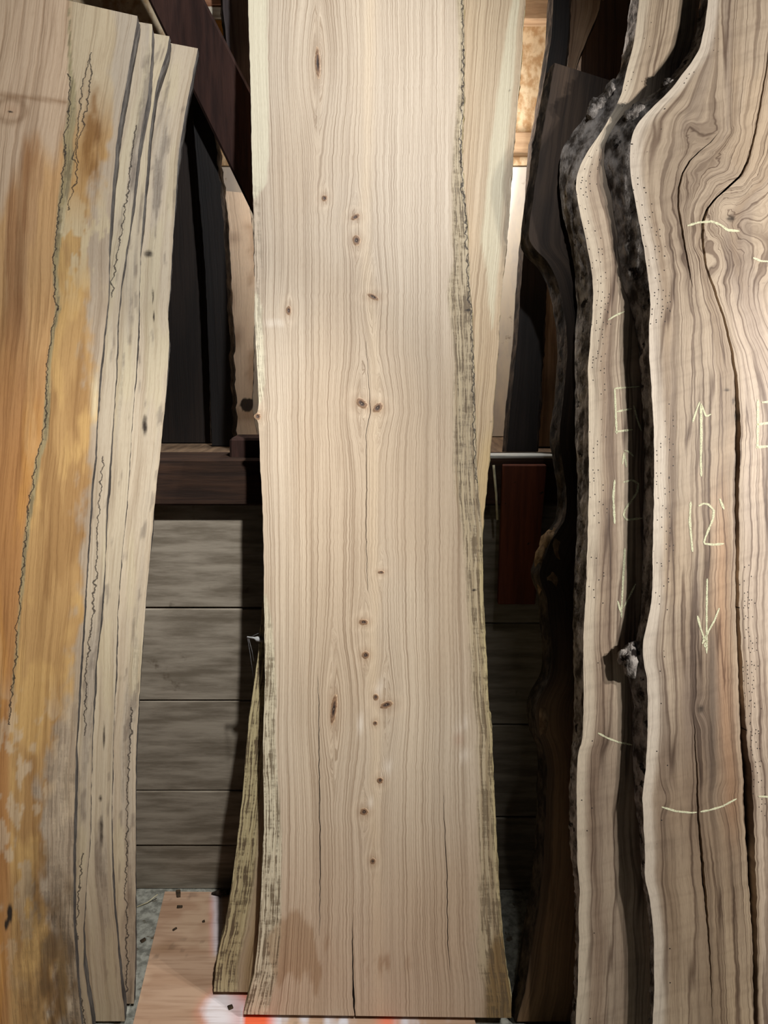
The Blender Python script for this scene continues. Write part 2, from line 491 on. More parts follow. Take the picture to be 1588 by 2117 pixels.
        if pmat is mat:      # sawn or weathered wood running round the edge
            jc = 0 if side < 0 else nc - 1
            cc = np.repeat(np.clip(col[:, jc], 0.002, .95)[:, None, :], m + 1, 1).reshape(-1, 3) * 0.85
            A = np.ones((nvv, 4), np.float32); A[:, :3] = cc
            mm.attributes.new('stain', 'FLOAT_COLOR', 'POINT').data.foreach_set('color', A.ravel())
            A = np.zeros((nvv, 4), np.float32); A[:, 0] = 1; A[:, 3] = 1
            mm.attributes.new('mask', 'FLOAT_COLOR', 'POINT').data.foreach_set('color', A.ravel())
            A = np.zeros((nvv, 3), np.float32); A[:, 0] = P[..., 1].ravel(); A[:, 1] = P[..., 2].ravel()
            mm.attributes.new('grain', 'FLOAT_VECTOR', 'POINT').data.foreach_set('vector', A.ravel())
            mm.attributes.new('spalt', 'FLOAT_VECTOR', 'POINT').data.foreach_set('vector', np.ones(nvv * 3, np.float32))
        mm.polygons.foreach_set('use_smooth', [True] * len(mm.polygons))
        link(pname, mm, o, pmat)
    o['_s0'] = s0
    return o

def ribbon(obj, fr, pts, wpx, name='chalk_mark', mat=None, proud=0.0006):
    s0 = obj['_s0']
    P = np.array([fr.hit(u, v) for u, v in pts])
    # resample
    seg = np.r_[0, np.cumsum(np.hypot(*np.diff(P, axis=0).T))]
    n = max(4, int(seg[-1] / 0.006))
    q = np.linspace(0, seg[-1], n)
    s = np.interp(q, seg, P[:, 0]); t = np.interp(q, seg, P[:, 1])
    ds = np.gradient(s); dt = np.gradient(t); l = np.hypot(ds, dt) + 1e-9
    nx, ny = -dt / l, ds / l
    w = wpx * .85 / FPX * 1.8 * 0.5 * (0.75 + 0.5 * np.random.RandomState(n).rand(n))
    w[0] *= 0.5; w[-1] *= 0.5
    a = np.stack([s + nx * w - s0, np.full(n, -proud), t + ny * w], -1)
    b = np.stack([s - nx * w - s0, np.full(n, -proud), t - ny * w], -1)
    v = np.vstack([a, b])
    f = [[i, i + 1, n + i + 1, n + i] for i in range(n - 1)]
    me = pydata(name, v, f)
    return link(name, me, obj, mat or M['chalk'])

def knot(obj, fr, u, v, wu, hv, tilt=0.0, seed=0):
    """a lens of knot wood let into the face: dark heart, ringed rim"""
    s0 = obj['_s0']
    s, t = fr.hit(u, v)
    k = 1.85 / FPX
    R = np.random.RandomState(seed + int(u))
    n = 18
    vs = [(s - s0, 0.0002, t)]; ring = [0.0]
    for rr, dep in ((0.4, -0.0008), (0.75, -0.0011), (1.0, -0.0002)):
        for i in range(n):
            a = 2 * math.pi * i / n
            j = 1 + 0.22 * (R.rand() - 0.5)
            x = math.cos(a) * wu * 1.2 * k * 0.5 * rr * j; z = math.sin(a) * hv * 1.1 * k * 0.5 * rr * j
            vs.append((s - s0 + x * math.cos(tilt) - z * math.sin(tilt), dep, t + x * math.sin(tilt) + z * math.cos(tilt)))
            ring.append(rr)
    f = [[0, 1 + i, 1 + (i + 1) % n] for i in range(n)]
    for q in range(2):
        b0 = 1 + q * n
        f += [[b0 + i, b0 + n + i, b0 + n + (i + 1) % n, b0 + (i + 1) % n] for i in range(n)]
    me = pydata('knot', vs, f, True)
    a = me.attributes.new('ring', 'FLOAT', 'POINT'); a.data.foreach_set('value', np.array(ring, np.float32))
    return link('knot', me, obj, M['knot'])

# ------------------------------------------------------------------ the setting
def structure(o):
    o['kind'] = 'structure'
    return o
GIRT_Y, WALL_Y, LOFT_Z, LOFT_Y = 1.93, 1.97, 1.333, 2.47
structure(link('floor', box_mesh('floor', (-2.6, -1.0, -0.12), (2.8, WALL_Y + 0.06, 0.0), 0), None, M['concrete']))
wall = structure(link('wall_back', box_mesh('wall_back', (-2.6, WALL_Y + 0.03, 0.0), (2.8, WALL_Y + 0.07, LOFT_Z - 0.04), 0), None, M['timber']))
def plank_row(vs, x0, x1, ys):
    zs = [at_y(400, v, WALL_Y)[2] for v in vs]
    zs[-1] = 0.0
    for i in range(len(zs) - 1):
        me = box_mesh('plank', (x0, WALL_Y + ys[i % len(ys)], zs[i + 1] + 0.0022), (x1, WALL_Y + 0.031, zs[i] - 0.0022), 0.002, 0.0012)
        link('plank', me, wall, M['plank'])
plank_row([1030, 1258, 1449, 1636, 1749, 1845], -2.6, -0.16, (0.004, 0.0, 0.003, 0.001, 0.004))
plank_row([1030, 1289, 1500, 1690, 1845], -0.155, 2.8, (0.0, 0.003, 0.001))
girt_z0 = at_y(430, 1046, GIRT_Y)[2]
structure(link('trim_1', box_mesh('trim_1', (-2.6, GIRT_Y, girt_z0), (2.8, GIRT_Y + 0.14, LOFT_Z), 0.006), None, M['girt']))
structure(link('loft_floor', box_mesh('loft_floor', (-2.6, GIRT_Y + 0.14, LOFT_Z - 0.04), (2.8, LOFT_Y + 0.2, LOFT_Z - 0.002), 0), None, M['loft_boards']))
lw = structure(link('wall_loft', box_mesh('wall_loft', (-2.6, LOFT_Y + 0.014, LOFT_Z - 0.03), (2.8, LOFT_Y + 0.06, 4.2), 0), None, M['timber']))
zb = at_y(1070, 345, LOFT_Y)[2]
link('sheathing_panel', box_mesh('sheathing_panel', (-1.2, LOFT_Y, LOFT_Z), (1.2, LOFT_Y + 0.015, zb), 0.001), lw, M['white_board'])
link('sheathing_panel', box_mesh('sheathing_panel', (-1.2, LOFT_Y, zb + 0.004), (1.2, LOFT_Y + 0.015, 3.6), 0.001), lw, M['osb'])
for v0, v1 in ((272, 316), (-40, 40)):
    z0 = at_y(1080, v1, LOFT_Y - 0.05)[2]; z1 = at_y(1080, v0, LOFT_Y - 0.05)[2]
    link('batten', box_mesh('batten', (0.02, LOFT_Y - 0.05, z0), (1.2, LOFT_Y + 0.001, z1), 0.003), lw, M['batten'])

# plywood sheet on the floor, with a spatter of white and orange marking paint
PLY = 0.018
def plywood():
    a = at_z(341, 1843, PLY); b = at_z(273, 2125, PLY)
    d = (b - a) / np.linalg.norm(b - a)
    a = np.array([a[0] , a[1], 0]); far = a; near = a + d * 1.05
    nx, ny = 150, 130
    ex = np.array([1.0, -0.012, 0]);
    Wd = 0.83
    fs, ft = np.meshgrid(np.linspace(0, 1, nx), np.linspace(0, 1, ny))
    P = far + (near - far) * ft[..., None] + ex * (fs * Wd)[..., None]
    P[..., 2] = PLY
    verts = P.reshape(-1, 3)
    idx = np.arange(nx * ny).reshape(ny, nx)
    faces = np.stack([idx[:-1, 1:], idx[:-1, :-1], idx[1:, :-1], idx[1:, 1:]], -1).reshape(-1, 4).tolist()
    n = len(verts)
    low = verts.copy(); low[:, 2] = 0.0
    border = list(idx[0, :]) + list(idx[1:, -1]) + list(idx[-1, -2::-1]) + list(idx[-2:0:-1, 0])
    lowv = low[border]
    allv = np.vstack([verts, lowv])
    nb = len(border)
    for i in range(nb):
        j = (i + 1) % nb
        faces.append([int(border[i]), int(border[j]), n + j, n + i])
    faces.append([n + i for i in range(nb)][::-1])
    me = bpy.data.meshes.new('plywood_sheet')
    me.from_pydata(allv.tolist(), [], faces); me.update()
    U, V = project(P)
    c = np.zeros(P.shape) + lin((190, 158, 132))
    gx = P[..., 0]; gy = P[..., 1]
    g = fbm(gx * 3.0, gy * 16, 1, 4)
    c = rgbmix(c, 0.55 * sstep(0.5, 0.68, g), (164, 128, 100))
    c = rgbmix(c, 0.5 * sstep(0.6, 0.75, fbm(gx * 9, gy * 14, 2)), (206, 178, 150))
    # brown damp patch
    c = rgbmix(c, 0.4 * np.exp(-((U - 338) / 26) ** 2 - ((V - 1960) / 9) ** 2), (140, 104, 66))
    e = 6 * (fbm(U * .05, V * .05, 3) - .5)
    paintm = sstep(432, 446, U + e * 2) * (1 - sstep(455, 462, U)) * sstep(1838, 1850, V) * (1 - sstep(1965, 1985, V)) * 0.75
    c = rgbmix(c, np.clip(paintm, 0, 1), (214, 206, 214))
    c = rgbmix(c, 0.5 * np.exp(-((U - 437) / 5) ** 2) * sstep(1848, 1865, V) * (1 - sstep(1960, 1990, V)) * .5, (236, 140, 130))
    blob = sstep(0, 26, 62 - np.hypot((U - 468) * 1.0, (V - 2095) * 1.15) + e * 3)
    c = rgbmix(c, 0.55 * sstep(0, 40, 90 - np.hypot(U - 478, V - 2108) + e * 3), (240, 150, 128))
    c = rgbmix(c, 0.95 * blob, (238, 232, 236))
    row = sstep(2070, 2090, V) * sstep(492, 505, U)
    c = rgbmix(c, row * sstep(0.42, 0.6, fbm(U * .02, V * .01, 4)), (226, 224, 230))
    c = rgbmix(c, row * sstep(500, 508, U) * (1 - sstep(545, 580, U)), (250, 112, 70))
    c = rgbmix(c, row * np.exp(-((U - 800) / 20) ** 2), (240, 140, 110))
    c = rgbmix(c, sstep(0, 1, 1 - np.abs(U - 500) / 40) * sstep(1880, 1900, V) * 0.35 * (1 - row), (210, 80, 60))
    # side view of the plies and specks of dirt
    sp = sstep(0.80, 0.86, vnoise(gx * 60, gy * 60, 2)) * sstep(0.5, 0.6, vnoise(gx * 9, gy * 9, 4))
    c = rgbmix(c, 0.3 * sp, (60, 46, 38))
    A = np.ones((len(allv), 4), np.float32)
    A[:n, :3] = c.reshape(-1, 3); A[n:, :3] = lin((150, 122, 98))
    me.attributes.new('stain', 'FLOAT_COLOR', 'POINT').data.foreach_set('color', A.ravel())
    m, nt, b_, out = new_mat('plywood')
    B = NB(nt)
    tc = B.n('ShaderNodeTexCoord')
    mp = B.n('ShaderNodeMapping'); mp.inputs['Scale'].default_value = (7, 130, 40)
    nt.links.new(tc.outputs['Object'], mp.inputs[0])
    nn = B.noise(mp.outputs[0], 1.0, 4.0)
    cc = B.mix(B.math('MULTIPLY', B.mr(nn, .45, .7), 0.35), B.attr('stain').outputs['Color'], (0.45, 0.34, 0.26, 1), 'MULTIPLY')
    nt.links.new(cc, b_.inputs['Base Color'])
    b_.inputs['Roughness'].default_value = 0.6
    B.bump(nn, 0.2, 0.001, b_)
    o = link('plywood_sheet', me, None, m)
    tag(o, 'pale plywood sheet on the floor, spattered with white and orange marking paint', 'plywood')
plywood()

# ------------------------------------------------------------------ central oak slabs
FOOT = 0.0130      # a leaning board stands on the back corner of its foot
fF = Frame(at_z(780, 2101, PLY + FOOT)[1], PLY + FOOT, 0.2217, math.radians(-0.9))
fR = Frame(fF.O[1] + 0.064, PLY + FOOT, 0.2217, math.radians(-0.9))
F_left = [(504, -300), (508, -120), (513, 0), (517, 150), (520, 280), (523, 400), (526, 500), (527, 600), (525, 645), (529, 700), (532, 770), (535, 830),
          (534, 848), (529, 856), (529, 866), (536, 874), (537, 950), (541, 1000), (544, 1100), (546, 1200), (547, 1300), (548, 1400), (546, 1480), (543, 1540),
          (545, 1620), (546, 1700), (543, 1767), (540, 1850), (535, 1930), (525, 2017), (512, 2068), (504, 2088), (503, 2140)]
F_right = [(950, -300), (954, -120), (959, 0), (961, 120), (961, 200), (955, 290), (958, 370), (966, 450), (969, 530), (972, 600), (977, 640), (981, 750),
           (983, 850), (985, 950), (988, 1000), (994, 1060), (997, 1100), (998, 1200), (1002, 1300), (1008, 1400), (1012, 1480), (1018, 1505), (1019, 1525), (1017, 1550),
           (1021, 1620), (1026, 1720), (1030, 1800), (1035, 1870), (1040, 1940), (1047, 2000), (1055, 2050), (1058, 2080), (1056, 2140)]
PITH = [(752, -300), (752, 0), (748, 150), (746, 300), (741, 420), (740, 500), (748, 600), (758, 700), (762, 800), (766, 850), (757, 900), (758, 1000), (757, 1100), (760, 1200), (762, 1262), (756, 1300), (758, 1400), (765, 1500), (760, 1700), (765, 1900), (770, 2140)]

F_KN = [(657, 130, 9, 62, .05), (671, 410, 10, 12, 0), (735, 449, 16, 10, .5), (737, 497, 14, 20, 0), (772, 614, 22, 9, -.5), (748, 834, 24, 17, -.7), (781, 843, 21, 16, .8),
        (788, 1183, 12, 6, 0), (752, 1286, 17, 11, 0), (756, 1354, 14, 15, .4), (777, 1441, 10, 13, 0), (799, 1457, 24, 13, .35), (776, 1495, 8, 9, 0),
        (786, 1613, 11, 12, 0), (753, 1678, 15, 14, 0), (771, 1780, 10, 12, 0), (597, 642, 9, 18, 0), (690, 1466, 11, 58, -.12), (525 + 8, 861, 12, 13, 0)]
def knots_warp(kn, amp=1.0):
    def w(x, G):
        U, V = x['U'], x['V']
        out = G.copy()
        for (u, v, wu, hv, ti) in kn:
            R = 0.5 * max(wu, hv * 0.6) * 2.2
            du = U - u; dv = V - v
            ex = np.exp(-(dv / (R * 3.2)) ** 2)
            out = out - amp * np.sign(du) * (R * 0.75) * 1.2e-3 * np.exp(-np.abs(du) / (R * 1.6)) * ex * np.tanh(np.abs(du) / 4)
        out = out + 0.004 * (fbm(x['S'] * 5, x['T'] * 2.2, 2) - .5)
        return out
    return w
def F_paint(x):
    U, V, dl, dr, S, T = (x[k] for k in ('U', 'V', 'dl', 'dr', 'S', 'T'))
    c = np.zeros(U.shape + (3,)) + lin((206, 189, 167))
    n = fbm(S * 4, T * 1.4, 1)
    c = rgbmix(c, 0.6 * sstep(.42, .66, n), (198, 176, 150))
    c = rgbmix(c, 0.5 * sstep(.5, .7, fbm(S * 14, T * 1.0, 2)), (216, 198, 174))
    # pale pith flare, paler flame marks by the knots
    pith = np.interp(V, [p[1] for p in PITH], [p[0] for p in PITH])
    c = rgbmix(c, 0.5 * np.exp(-((U - pith - 14) / 12) ** 2), (216, 194, 164))
    c = rgbmix(c, .45 * sstep(1500, 2000, V), (196, 166, 138))
    for (u, v, a, b) in ((783, 1430, 8, 22), (742, 1500, 12, 22), (955, 1500, 12, 18), (958, 1562, 12, 14), (800, 1590, 12, 18), (765, 1660, 9, 12), (570, 668, 26, 6)):
        c = rgbmix(c, 0.8 * np.exp(-((U - u + (V - v) * .25) / a) ** 2 - ((V - v) / b) ** 2) * sstep(.3, .6, fbm(S * 90, T * 12, 3)), (236, 224, 208))
    c = rgbmix(c, 0.3 * np.exp(-((U - 948) / 10) ** 2 - ((V - 1528) / 14) ** 2), (190, 140, 118))
    for (u, v, wu, hv, ti) in F_KN:
        d = np.hypot((U - u) / (wu * 1.0 + 3), (V - v) / (hv * .95 + 4))
        c = rgbmix(c, .45 * np.exp(-(d / .8) ** 2), (170, 134, 102))
        c = rgbmix(c, .35 * np.exp(-((d - 1.35) / .3) ** 2), (222, 202, 176))
    e = (fbm(T * 7, T * 0 + 1, 3) - .5)
    # sapwood on the left edge
    wl = np.interp(V, [-300, 0, 150, 300, 380, 420, 600, 640, 700, 790, 850, 1200, 1300, 1500, 1900, 2110], [.05, .048, .044, .043, .035, .0, .0, .02, .02, .02, .0, .0, .018, .03, .05, .055])
    wl = wl + 0.012 * e * (wl > 0.004)
    sap = sstep(0.004, -0.002, dl - wl) * (wl > 0.004)
    c = rgbmix(c, 0.85 * sap, (222, 213, 186))
    wr = np.interp(V, [-300, 0, 300, 600, 900, 1100, 1300, 1600, 2000, 2110], [.012, .014, .02, .05, .05, .048, .034, .034, .06, .06])
    edge = sstep(0.008, -0.006, dr - wr + 0.02 * (fbm(S * 10, T * 9, 4) - .5))
    c = rgbmix(c, 0.75 * edge, (192, 176, 144))
    c = rgbmix(c, 0.7 * sstep(0.012, 0.004, dr) * sstep(1080, 1200, V), (214, 198, 148))
    # damp stains at the foot
    st = sstep(.0, .3, 1.0 - np.hypot((U - 600) / 60, (V - 1975) / 82) + 1.8 * (fbm(S * 42, T * 7, 5) - .5))
    c = rgbmix(c, 0.5 * st, (150, 110, 68))
    st2 = sstep(0, 14, U - np.interp(V, [1880, 1950, 2000, 2117], [1040, 1010, 1002, 994]) + 14 * e) * sstep(1890, 1960, V)
    c = rgbmix(c, 0.85 * st2, (136, 108, 66))
    c = rgbmix(c, 0.5 * np.exp(-((U - 785) / 70) ** 2 - ((V - 1990) / 26) ** 2) * sstep(.55, .7, fbm(S * 60, T * 14, 1)), (138, 92, 50))
    mask = np.zeros(U.shape + (3,))
    mask[..., 0] = 1.0 - 0.6 * np.exp(-((U - pith - 14) / 14) ** 2) + 0.2 * sstep(800, 700, U) - 0.75 * sap * (V < 800)
    spk = edge * np.interp(V, [0, 300, 500, 1000, 1300, 2100], [.5, .9, .95, .8, .75, .7])
    lft = sap * np.interp(V, [0, 400, 1200, 1400, 2100], [.0, .05, .2, .85, .9])
    lft = lft + 0.5 * sstep(.03, .004, dl) * sstep(360, 420, V) * sstep(1000, 700, V)
    mask[..., 2] = np.clip(spk + lft, 0, 1)
    for (u, v, a, b) in ((657, 130, 5, 30), (690, 1466, 3, 20), (968, 640, 14, 2), (962, 103, 10, 2), (955, 137, 6, 2), (980, 1221, 8, 3)):
        mask[..., 1] = np.maximum(mask[..., 1], .9 * np.exp(-((U - u) / a) ** 2 - ((V - v) / b) ** 2))
    sp = np.ones(U.shape + (3,))
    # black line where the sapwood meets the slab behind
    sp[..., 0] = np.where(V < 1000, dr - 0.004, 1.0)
    return c, mask, sp
cracksF = [dict(pts=[(656, 1360, 0), (659, 1450, 1.6), (660, 1600, 2), (662, 1750, 2), (661, 1900, 1.5), (659, 1960, 0)], depth=.006),
           dict(pts=[(728, 1880, 0), (729, 1950, 2), (730, 2030, 3), (731, 2060, 6), (732, 2085, 4), (735, 2120, 3)], depth=.012),
           dict(pts=[(753, 640, 0), (757, 720, .8), (763, 800, 1), (766, 850, 1.3), (757, 900, 1.3), (758, 1000, 1.3), (757, 1100, 1.3), (760, 1200, 1.1), (762, 1262, 0)], depth=.006),
           dict(pts=[(916, 1600, 0), (919, 1700, 1.5), (924, 1800, 1.8), (926, 1950, 1.8), (934, 2040, 0)], depth=.006)]
oakF = make_slab('oak_board', fF, F_left, F_right, (3.55, 3.55), 0.058, M['oak'], F_paint, cracks=cracksF, rowstep=.009, colstep=.0055,
                 left_part=('live_edge', M['oak_edge']), right_part=('live_edge', M['oak_edge']), warp=knots_warp(F_KN), jitL=.003, jitR=.003, bl_off=0.004, br_off=.004, bark_amp=.004, seed=1)
tag(oakF, 'wide pale oak slab with a row of knots, standing in front of its twin', 'wood slab', 'leaning oak slabs')
for i, k in enumerate(F_KN):
    if True:
        knot(oakF, fF, *k, seed=i)

R_right = [(1110, -300), (1095, -120), (1087, 0), (1082, 60), (1078, 130), (1072, 200), (1063, 300), (1057, 380), (1050, 480), (1042, 560), (1035, 620), (1034, 650), (1030, 720), (1024, 800),
           (1019, 858), (1020, 874), (1014, 930), (1007, 1000), (1000, 1070), (996, 1110), (990, 1300), (985, 1500), (980, 1800), (975, 2140)]
R_left = [(650, -300), (640, -120), (610, 400), (580, 900), (555, 1150), (542, 1256), (536, 1330), (528, 1400), (521, 1440), (513, 1501), (508, 1558), (502, 1641), (492, 1725), (482, 1808),
          (473, 1870), (464, 1924), (452, 1966), (444, 2016), (441, 2062), (440, 2140)]
def R_paint(x):
    U, V, dl, dr, S, T = (x[k] for k in ('U', 'V', 'dl', 'dr', 'S', 'T'))
    c = np.zeros(U.shape + (3,)) + lin((196, 176, 148))
    c = rgbmix(c, 0.5 * sstep(.45, .7, fbm(S * 12, T * 1.2, 1)), (190, 166, 136))
    w = np.interp(V, [0, 100, 300, 500, 560, 640, 700], [.02, .035, .05, .055, .03, .012, .0])
    band = sstep(.004, -.004, np.abs(dr - .014 - w * .5) - w * .42 + .01 * (fbm(T * 9, T * 0, 3) - .5)) * (w > .004)
    c = rgbmix(c, 0.65 * band, (212, 206, 180))
    c = rgbmix(c, .5 * sstep(850, 950, V) * sstep(1200, 1000, V) * sstep(.05, .0, dr), (206, 180, 126))
    low = sstep(1200, 1300, V)
    wl = np.interp(V, [1250, 1500, 1800, 2100], [.02, .035, .05, .055])
    sap = sstep(.01, -.004, dl - wl + .012 * (fbm(S * 20, T * 12, 2) - .5)) * low
    c = rgbmix(c, .9 * sap, (212, 198, 154))
    c = rgbmix(c, .7 * low * sstep(.0, .03, dl - wl), (176, 148, 104))
    mask = np.zeros(U.shape + (3,))
    mask[..., 0] = 1.2 - .6 * band
    mask[..., 2] = np.clip(sap * .95 + .25 * sstep(.012, .004, dr) * (V < 700), 0, 1)
    for (u, v, a, b) in ((1071, 57, 5, 3), (1017, 873, 3, 3), (1005, 873, 8, 1.5), (1055, 188, 4, 2)):
        mask[..., 1] = np.maximum(mask[..., 1], .9 * np.exp(-((U - u) / a) ** 2 - ((V - v) / b) ** 2))
    return c, mask, None
oakR = make_slab('oak_board', fR, R_left, R_right, (3.5, 3.5), 0.056, M['oak'], R_paint, rowstep=.012, colstep=.006, left_part=('live_edge', M['oak_edge']), right_part=('live_edge', M['oak_edge']),
                 jitL=.004, jitR=.004, bl_off=.006, br_off=.004, bark_amp=.004, seed=3, warp=lambda x, G: G + .006 * (fbm(x['S'] * 5, x['T'] * 2, 3) - .5))
tag(oakR, 'tilted oak slab with streaky cream edges, showing from behind the wide knotty oak slab', 'wood slab', 'leaning oak slabs')
def tube(name, pts, r, parent, mat, n=6):
    vs, fs = [], []
    P = [Vector(p) for p in pts]
    for i, p in enumerate(P):
        d = (P[min(i + 1, len(P) - 1)] - P[max(i - 1, 0)]).normalized()
        a = d.orthogonal().normalized(); b = d.cross(a)
        rr = r[i] if isinstance(r, (list, tuple)) else r
        for k in range(n):
            an = 2 * math.pi * k / n
            vs.append(p + a * math.cos(an) * rr + b * math.sin(an) * rr)
    for i in range(len(P) - 1):
        for k in range(n):
            fs.append([i * n + k, i * n + (k + 1) % n, (i + 1) * n + (k + 1) % n, (i + 1) * n + k])
    fs.append(list(range(n))[::-1]); fs.append([(len(P) - 1) * n + k for k in range(n)])
    return link(name, pydata(name, vs, fs, True), parent, mat)
def loc(obj, fr, u, v, dep=0.0):
    s, t = fr.hit(u, v, dep)
    return (s - obj['_s0'], dep, t)
tube('nail', [loc(oakR, fR, 511, 1317), loc(oakR, fR, 526, 1319), loc(oakR, fR, 531, 1321), loc(oakR, fR, 545, 1323)], [.0024, .0026, .0068, .0064], oakR, M['metal'], 10)
for ps in ([(514, 1318), (521, 1345), (525, 1368)], [(512, 1318), (517, 1350), (524, 1400)], [(517, 1318), (528, 1312), (541, 1307)]):
    tube('cobweb_strand', [loc(oakR, fR, *p) for p in ps], .0005, oakR, M['web'], 4)

# ------------------------------------------------------------------ left stack of spalted maple
D_y = at_z(277, 2075, .011)[1]
sp = 0.050
fD = Frame(D_y, .011, 0.232); fC = Frame(D_y - sp, .011, 0.232); fB = Frame(D_y - 2 * sp, .011, 0.232); fA = Frame(D_y - 3 * sp, .011, 0.232)
A_right = [(288, 20), (284, 40), (261, 170), (249, 240), (240, 300), (232, 400), (226, 490), (224, 620), (210, 740), (204, 817), (197, 940), (190, 1000), (178, 1211), (173, 1282), (164, 1423), (157, 1560), (152, 1768), (152, 1910), (159, 2015), (166, 2086), (172, 2150), (180, 2400)]
B_right = [(316, 30), (315, 50), (313, 110), (306, 200), (290, 280), (278, 390), (271, 460), (258, 540), (250, 600), (243, 676), (240, 782), (233, 888), (226, 976), (220, 1060), (217, 1176), (208, 1282), (197, 1388), (192, 1494), (190, 1557), (187, 1733), (176, 1857), (173, 1910), (173, 1998), (183, 2068), (192, 2117), (200, 2300)]
C_right = [(354, 50), (350, 75), (346, 105), (324, 170), (310, 268), (300, 395), (291, 510), (287, 641), (282, 764), (273, 870), (268, 958), (262, 1050), (252, 1141), (243, 1264), (240, 1388), (234, 1529), (231, 1669), (231, 1769), (236, 1874), (243, 1945), (252, 2051), (257, 2085), (262, 2200)]
D_right = [(412, 80), (409, 102), (395, 170), (383, 230), (373, 290), (369, 320), (362, 430), (356, 520), (352, 600), (347, 641), (350, 697), (347, 764), (340, 853), (331, 941), (322, 1020), (314, 1106), (303, 1229), (296, 1317), (289, 1423), (281, 1557), (281, 1733), (280, 1874), (280, 1980), (277, 2074), (276, 2150)]
def px_left(right, dx0, dx1):
    return [(u - (dx0 + (dx1 - dx0) * (v / 2117.0)), v) for u, v in right]
SP1 = [(142, 150), (146, 175), (140, 250), (133, 290), (136, 330), (124, 410), (118, 470), (110, 560), (117, 640), (108, 680), (98, 760), (95, 820), (92, 870), (88, 910), (75, 950), (68, 1000), (55, 1080), (48, 1150), (40, 1250), (30, 1380), (18, 1500)]
SP2 = [(190, 105), (178, 150), (170, 175), (165, 230), (160, 280), (152, 330), (157, 370), (150, 400), (140, 440)]
SP3 = [(186, 108), (190, 150), (182, 200), (172, 260), (160, 300), (158, 340)]
def A_paint(x):
    U, V, dl, dr, S, T = (x[k] for k in ('U', 'V', 'dl', 'dr', 'S', 'T'))
    seam = np.interp(V, [p[1] for p in SP1], [p[0] for p in SP1])
    e = fbm(S * 18, T * 6, 2) - .5
    e2 = fbm(S * 50, T * 22, 3) - .5
    e3 = fbm(S * 26, T * 3.0, 4) - .5
    c = np.zeros(U.shape + (3,)) + lin((206, 160, 108))
    # orange heart left of the seam, paler and pink at the top
    heart = sstep(12, -12, U - seam)
    c = rgbmix(c, heart, (196, 155, 112))
    c = rgbmix(c, heart * sstep(560, 1000, V + 300 * e), (200, 146, 84))
    c = rgbmix(c, heart * .6 * sstep(.02, .12, e3), (216, 172, 118))
    c = rgbmix(c, heart * .6 * sstep(-.02, -.14, e3), (172, 124, 82))
    top = sstep(60, -60, V - (250 - 0.35 * (seam - U)) - 260 * e - 60 + 0.9 * (U - 60))
    top = sstep(40, -40, V - (275 + 1.0 * (120 - U)) - 200 * e3 - 120 * e) * (U < seam + 60)
    c = rgbmix(c, top * .92, (208, 182, 154))
    # buff wood right of the seam
    right = sstep(-4, 10, U - seam)
    c = rgbmix(c, right * .8, (190, 152, 100))
    c = rgbmix(c, right * sstep(330, 160, V) * .95, (200, 182, 152))
    c = rgbmix(c, right * .55 * sstep(.0, .12, e3) * sstep(300, 420, V), (156, 116, 72))
    c = rgbmix(c, right * .7 * sstep(.03, .16, e) * sstep(320, 480, V), (216, 176, 114))
    brown = np.exp(-((U - (205 - .05 * V)) / 22) ** 2 - ((V - 290) / 110) ** 2)
    c = rgbmix(c, np.clip(brown * (1.0 + 3 * e2), 0, 1) * .85, (132, 90, 44))
    # green-grey spalted seam
    sw = np.interp(V, [0, 140, 250, 400, 520, 700, 900, 1100, 1300, 1500], [0, 6, 16, 16, 9, 6, 9, 7, 4, 0])
    sm = sstep(1.3, .7, np.abs(U - seam - sw * .45) / (sw * .6 + .5)) * (sw > .5)
    c = rgbmix(c, sm * .85, (164, 152, 116))
    # ragged bleached bark-side band
    dist = dr
    wb = np.interp(V, [0, 300, 450, 600, 760, 1000, 1300, 1500, 1700, 1850, 2000, 2117], [.05, .03, .06, .05, .025, .012, .02, .05, .07, .065, .05, .05])
    wh = sstep(.012, -.012, dist - wb + .09 * e + .06 * e2)
    c = rgbmix(c, wh * .8, (186, 172, 154))
    fl = sstep(.06, .13, e2 + .35 * e) * sstep(1380, 1520, V) * sstep(2117, 1800, V)
    c = rgbmix(c, fl * .6, (214, 194, 166))
    mid = sstep(.05, .12, e2 + .3 * e) * np.exp(-((V - 500) / 90) ** 2) * right
    c = rgbmix(c, mid * .8, (214, 196, 160))
    # damp grey-brown mould low down
    mould = sstep(1680, 1850, V + 200 * e) * sstep(.09, .02, np.abs(dist - .06 + .05 * e))
    c = rgbmix(c, np.clip(mould * (.7 + 2.2 * e2), 0, 1) * .8, (98, 74, 48))
    c = rgbmix(c, .85 * np.exp(-((U - 195) / 7) ** 2 - ((V - 825) / 48) ** 4), (232, 214, 176))
    # knot at the upper left
    kd = np.hypot((U - 22) / 30, (V - 228) / 24)
    c = rgbmix(c, .5 * np.exp(-((kd - 1) / .28) ** 2), (132, 96, 62))
    c = rgbmix(c, .4 * sstep(1, .2, kd), (190, 150, 116))
    c = rgbmix(c, .55 * np.exp(-((V - (202 + (U - 60) * .12)) / 5) ** 2) * (U < 140), (136, 98, 62))
    mask = np.zeros(U.shape + (3,))
    mask[..., 0] = 1.0 + .3 * heart
    mask[..., 2] = np.clip(.25 * wh * sstep(1300, 1600, V) + .4 * sm + .2 * right * sstep(1750, 1950, V), 0, 1)
    for (u, v, a, b) in ((20, 1890, 7, 26), (13, 1910, 4, 20), (133, 318, 3, 14), (128, 365, 2, 8), (119, 640, 3, 5), (20, 232, 9, 3)):
        mask[..., 1] = np.maximum(mask[..., 1], .95 * np.exp(-((U - u) / a) ** 2 - ((V - v) / b) ** 2))
    k = 1.75 / FPX
    spv = np.ones(U.shape + (3,))
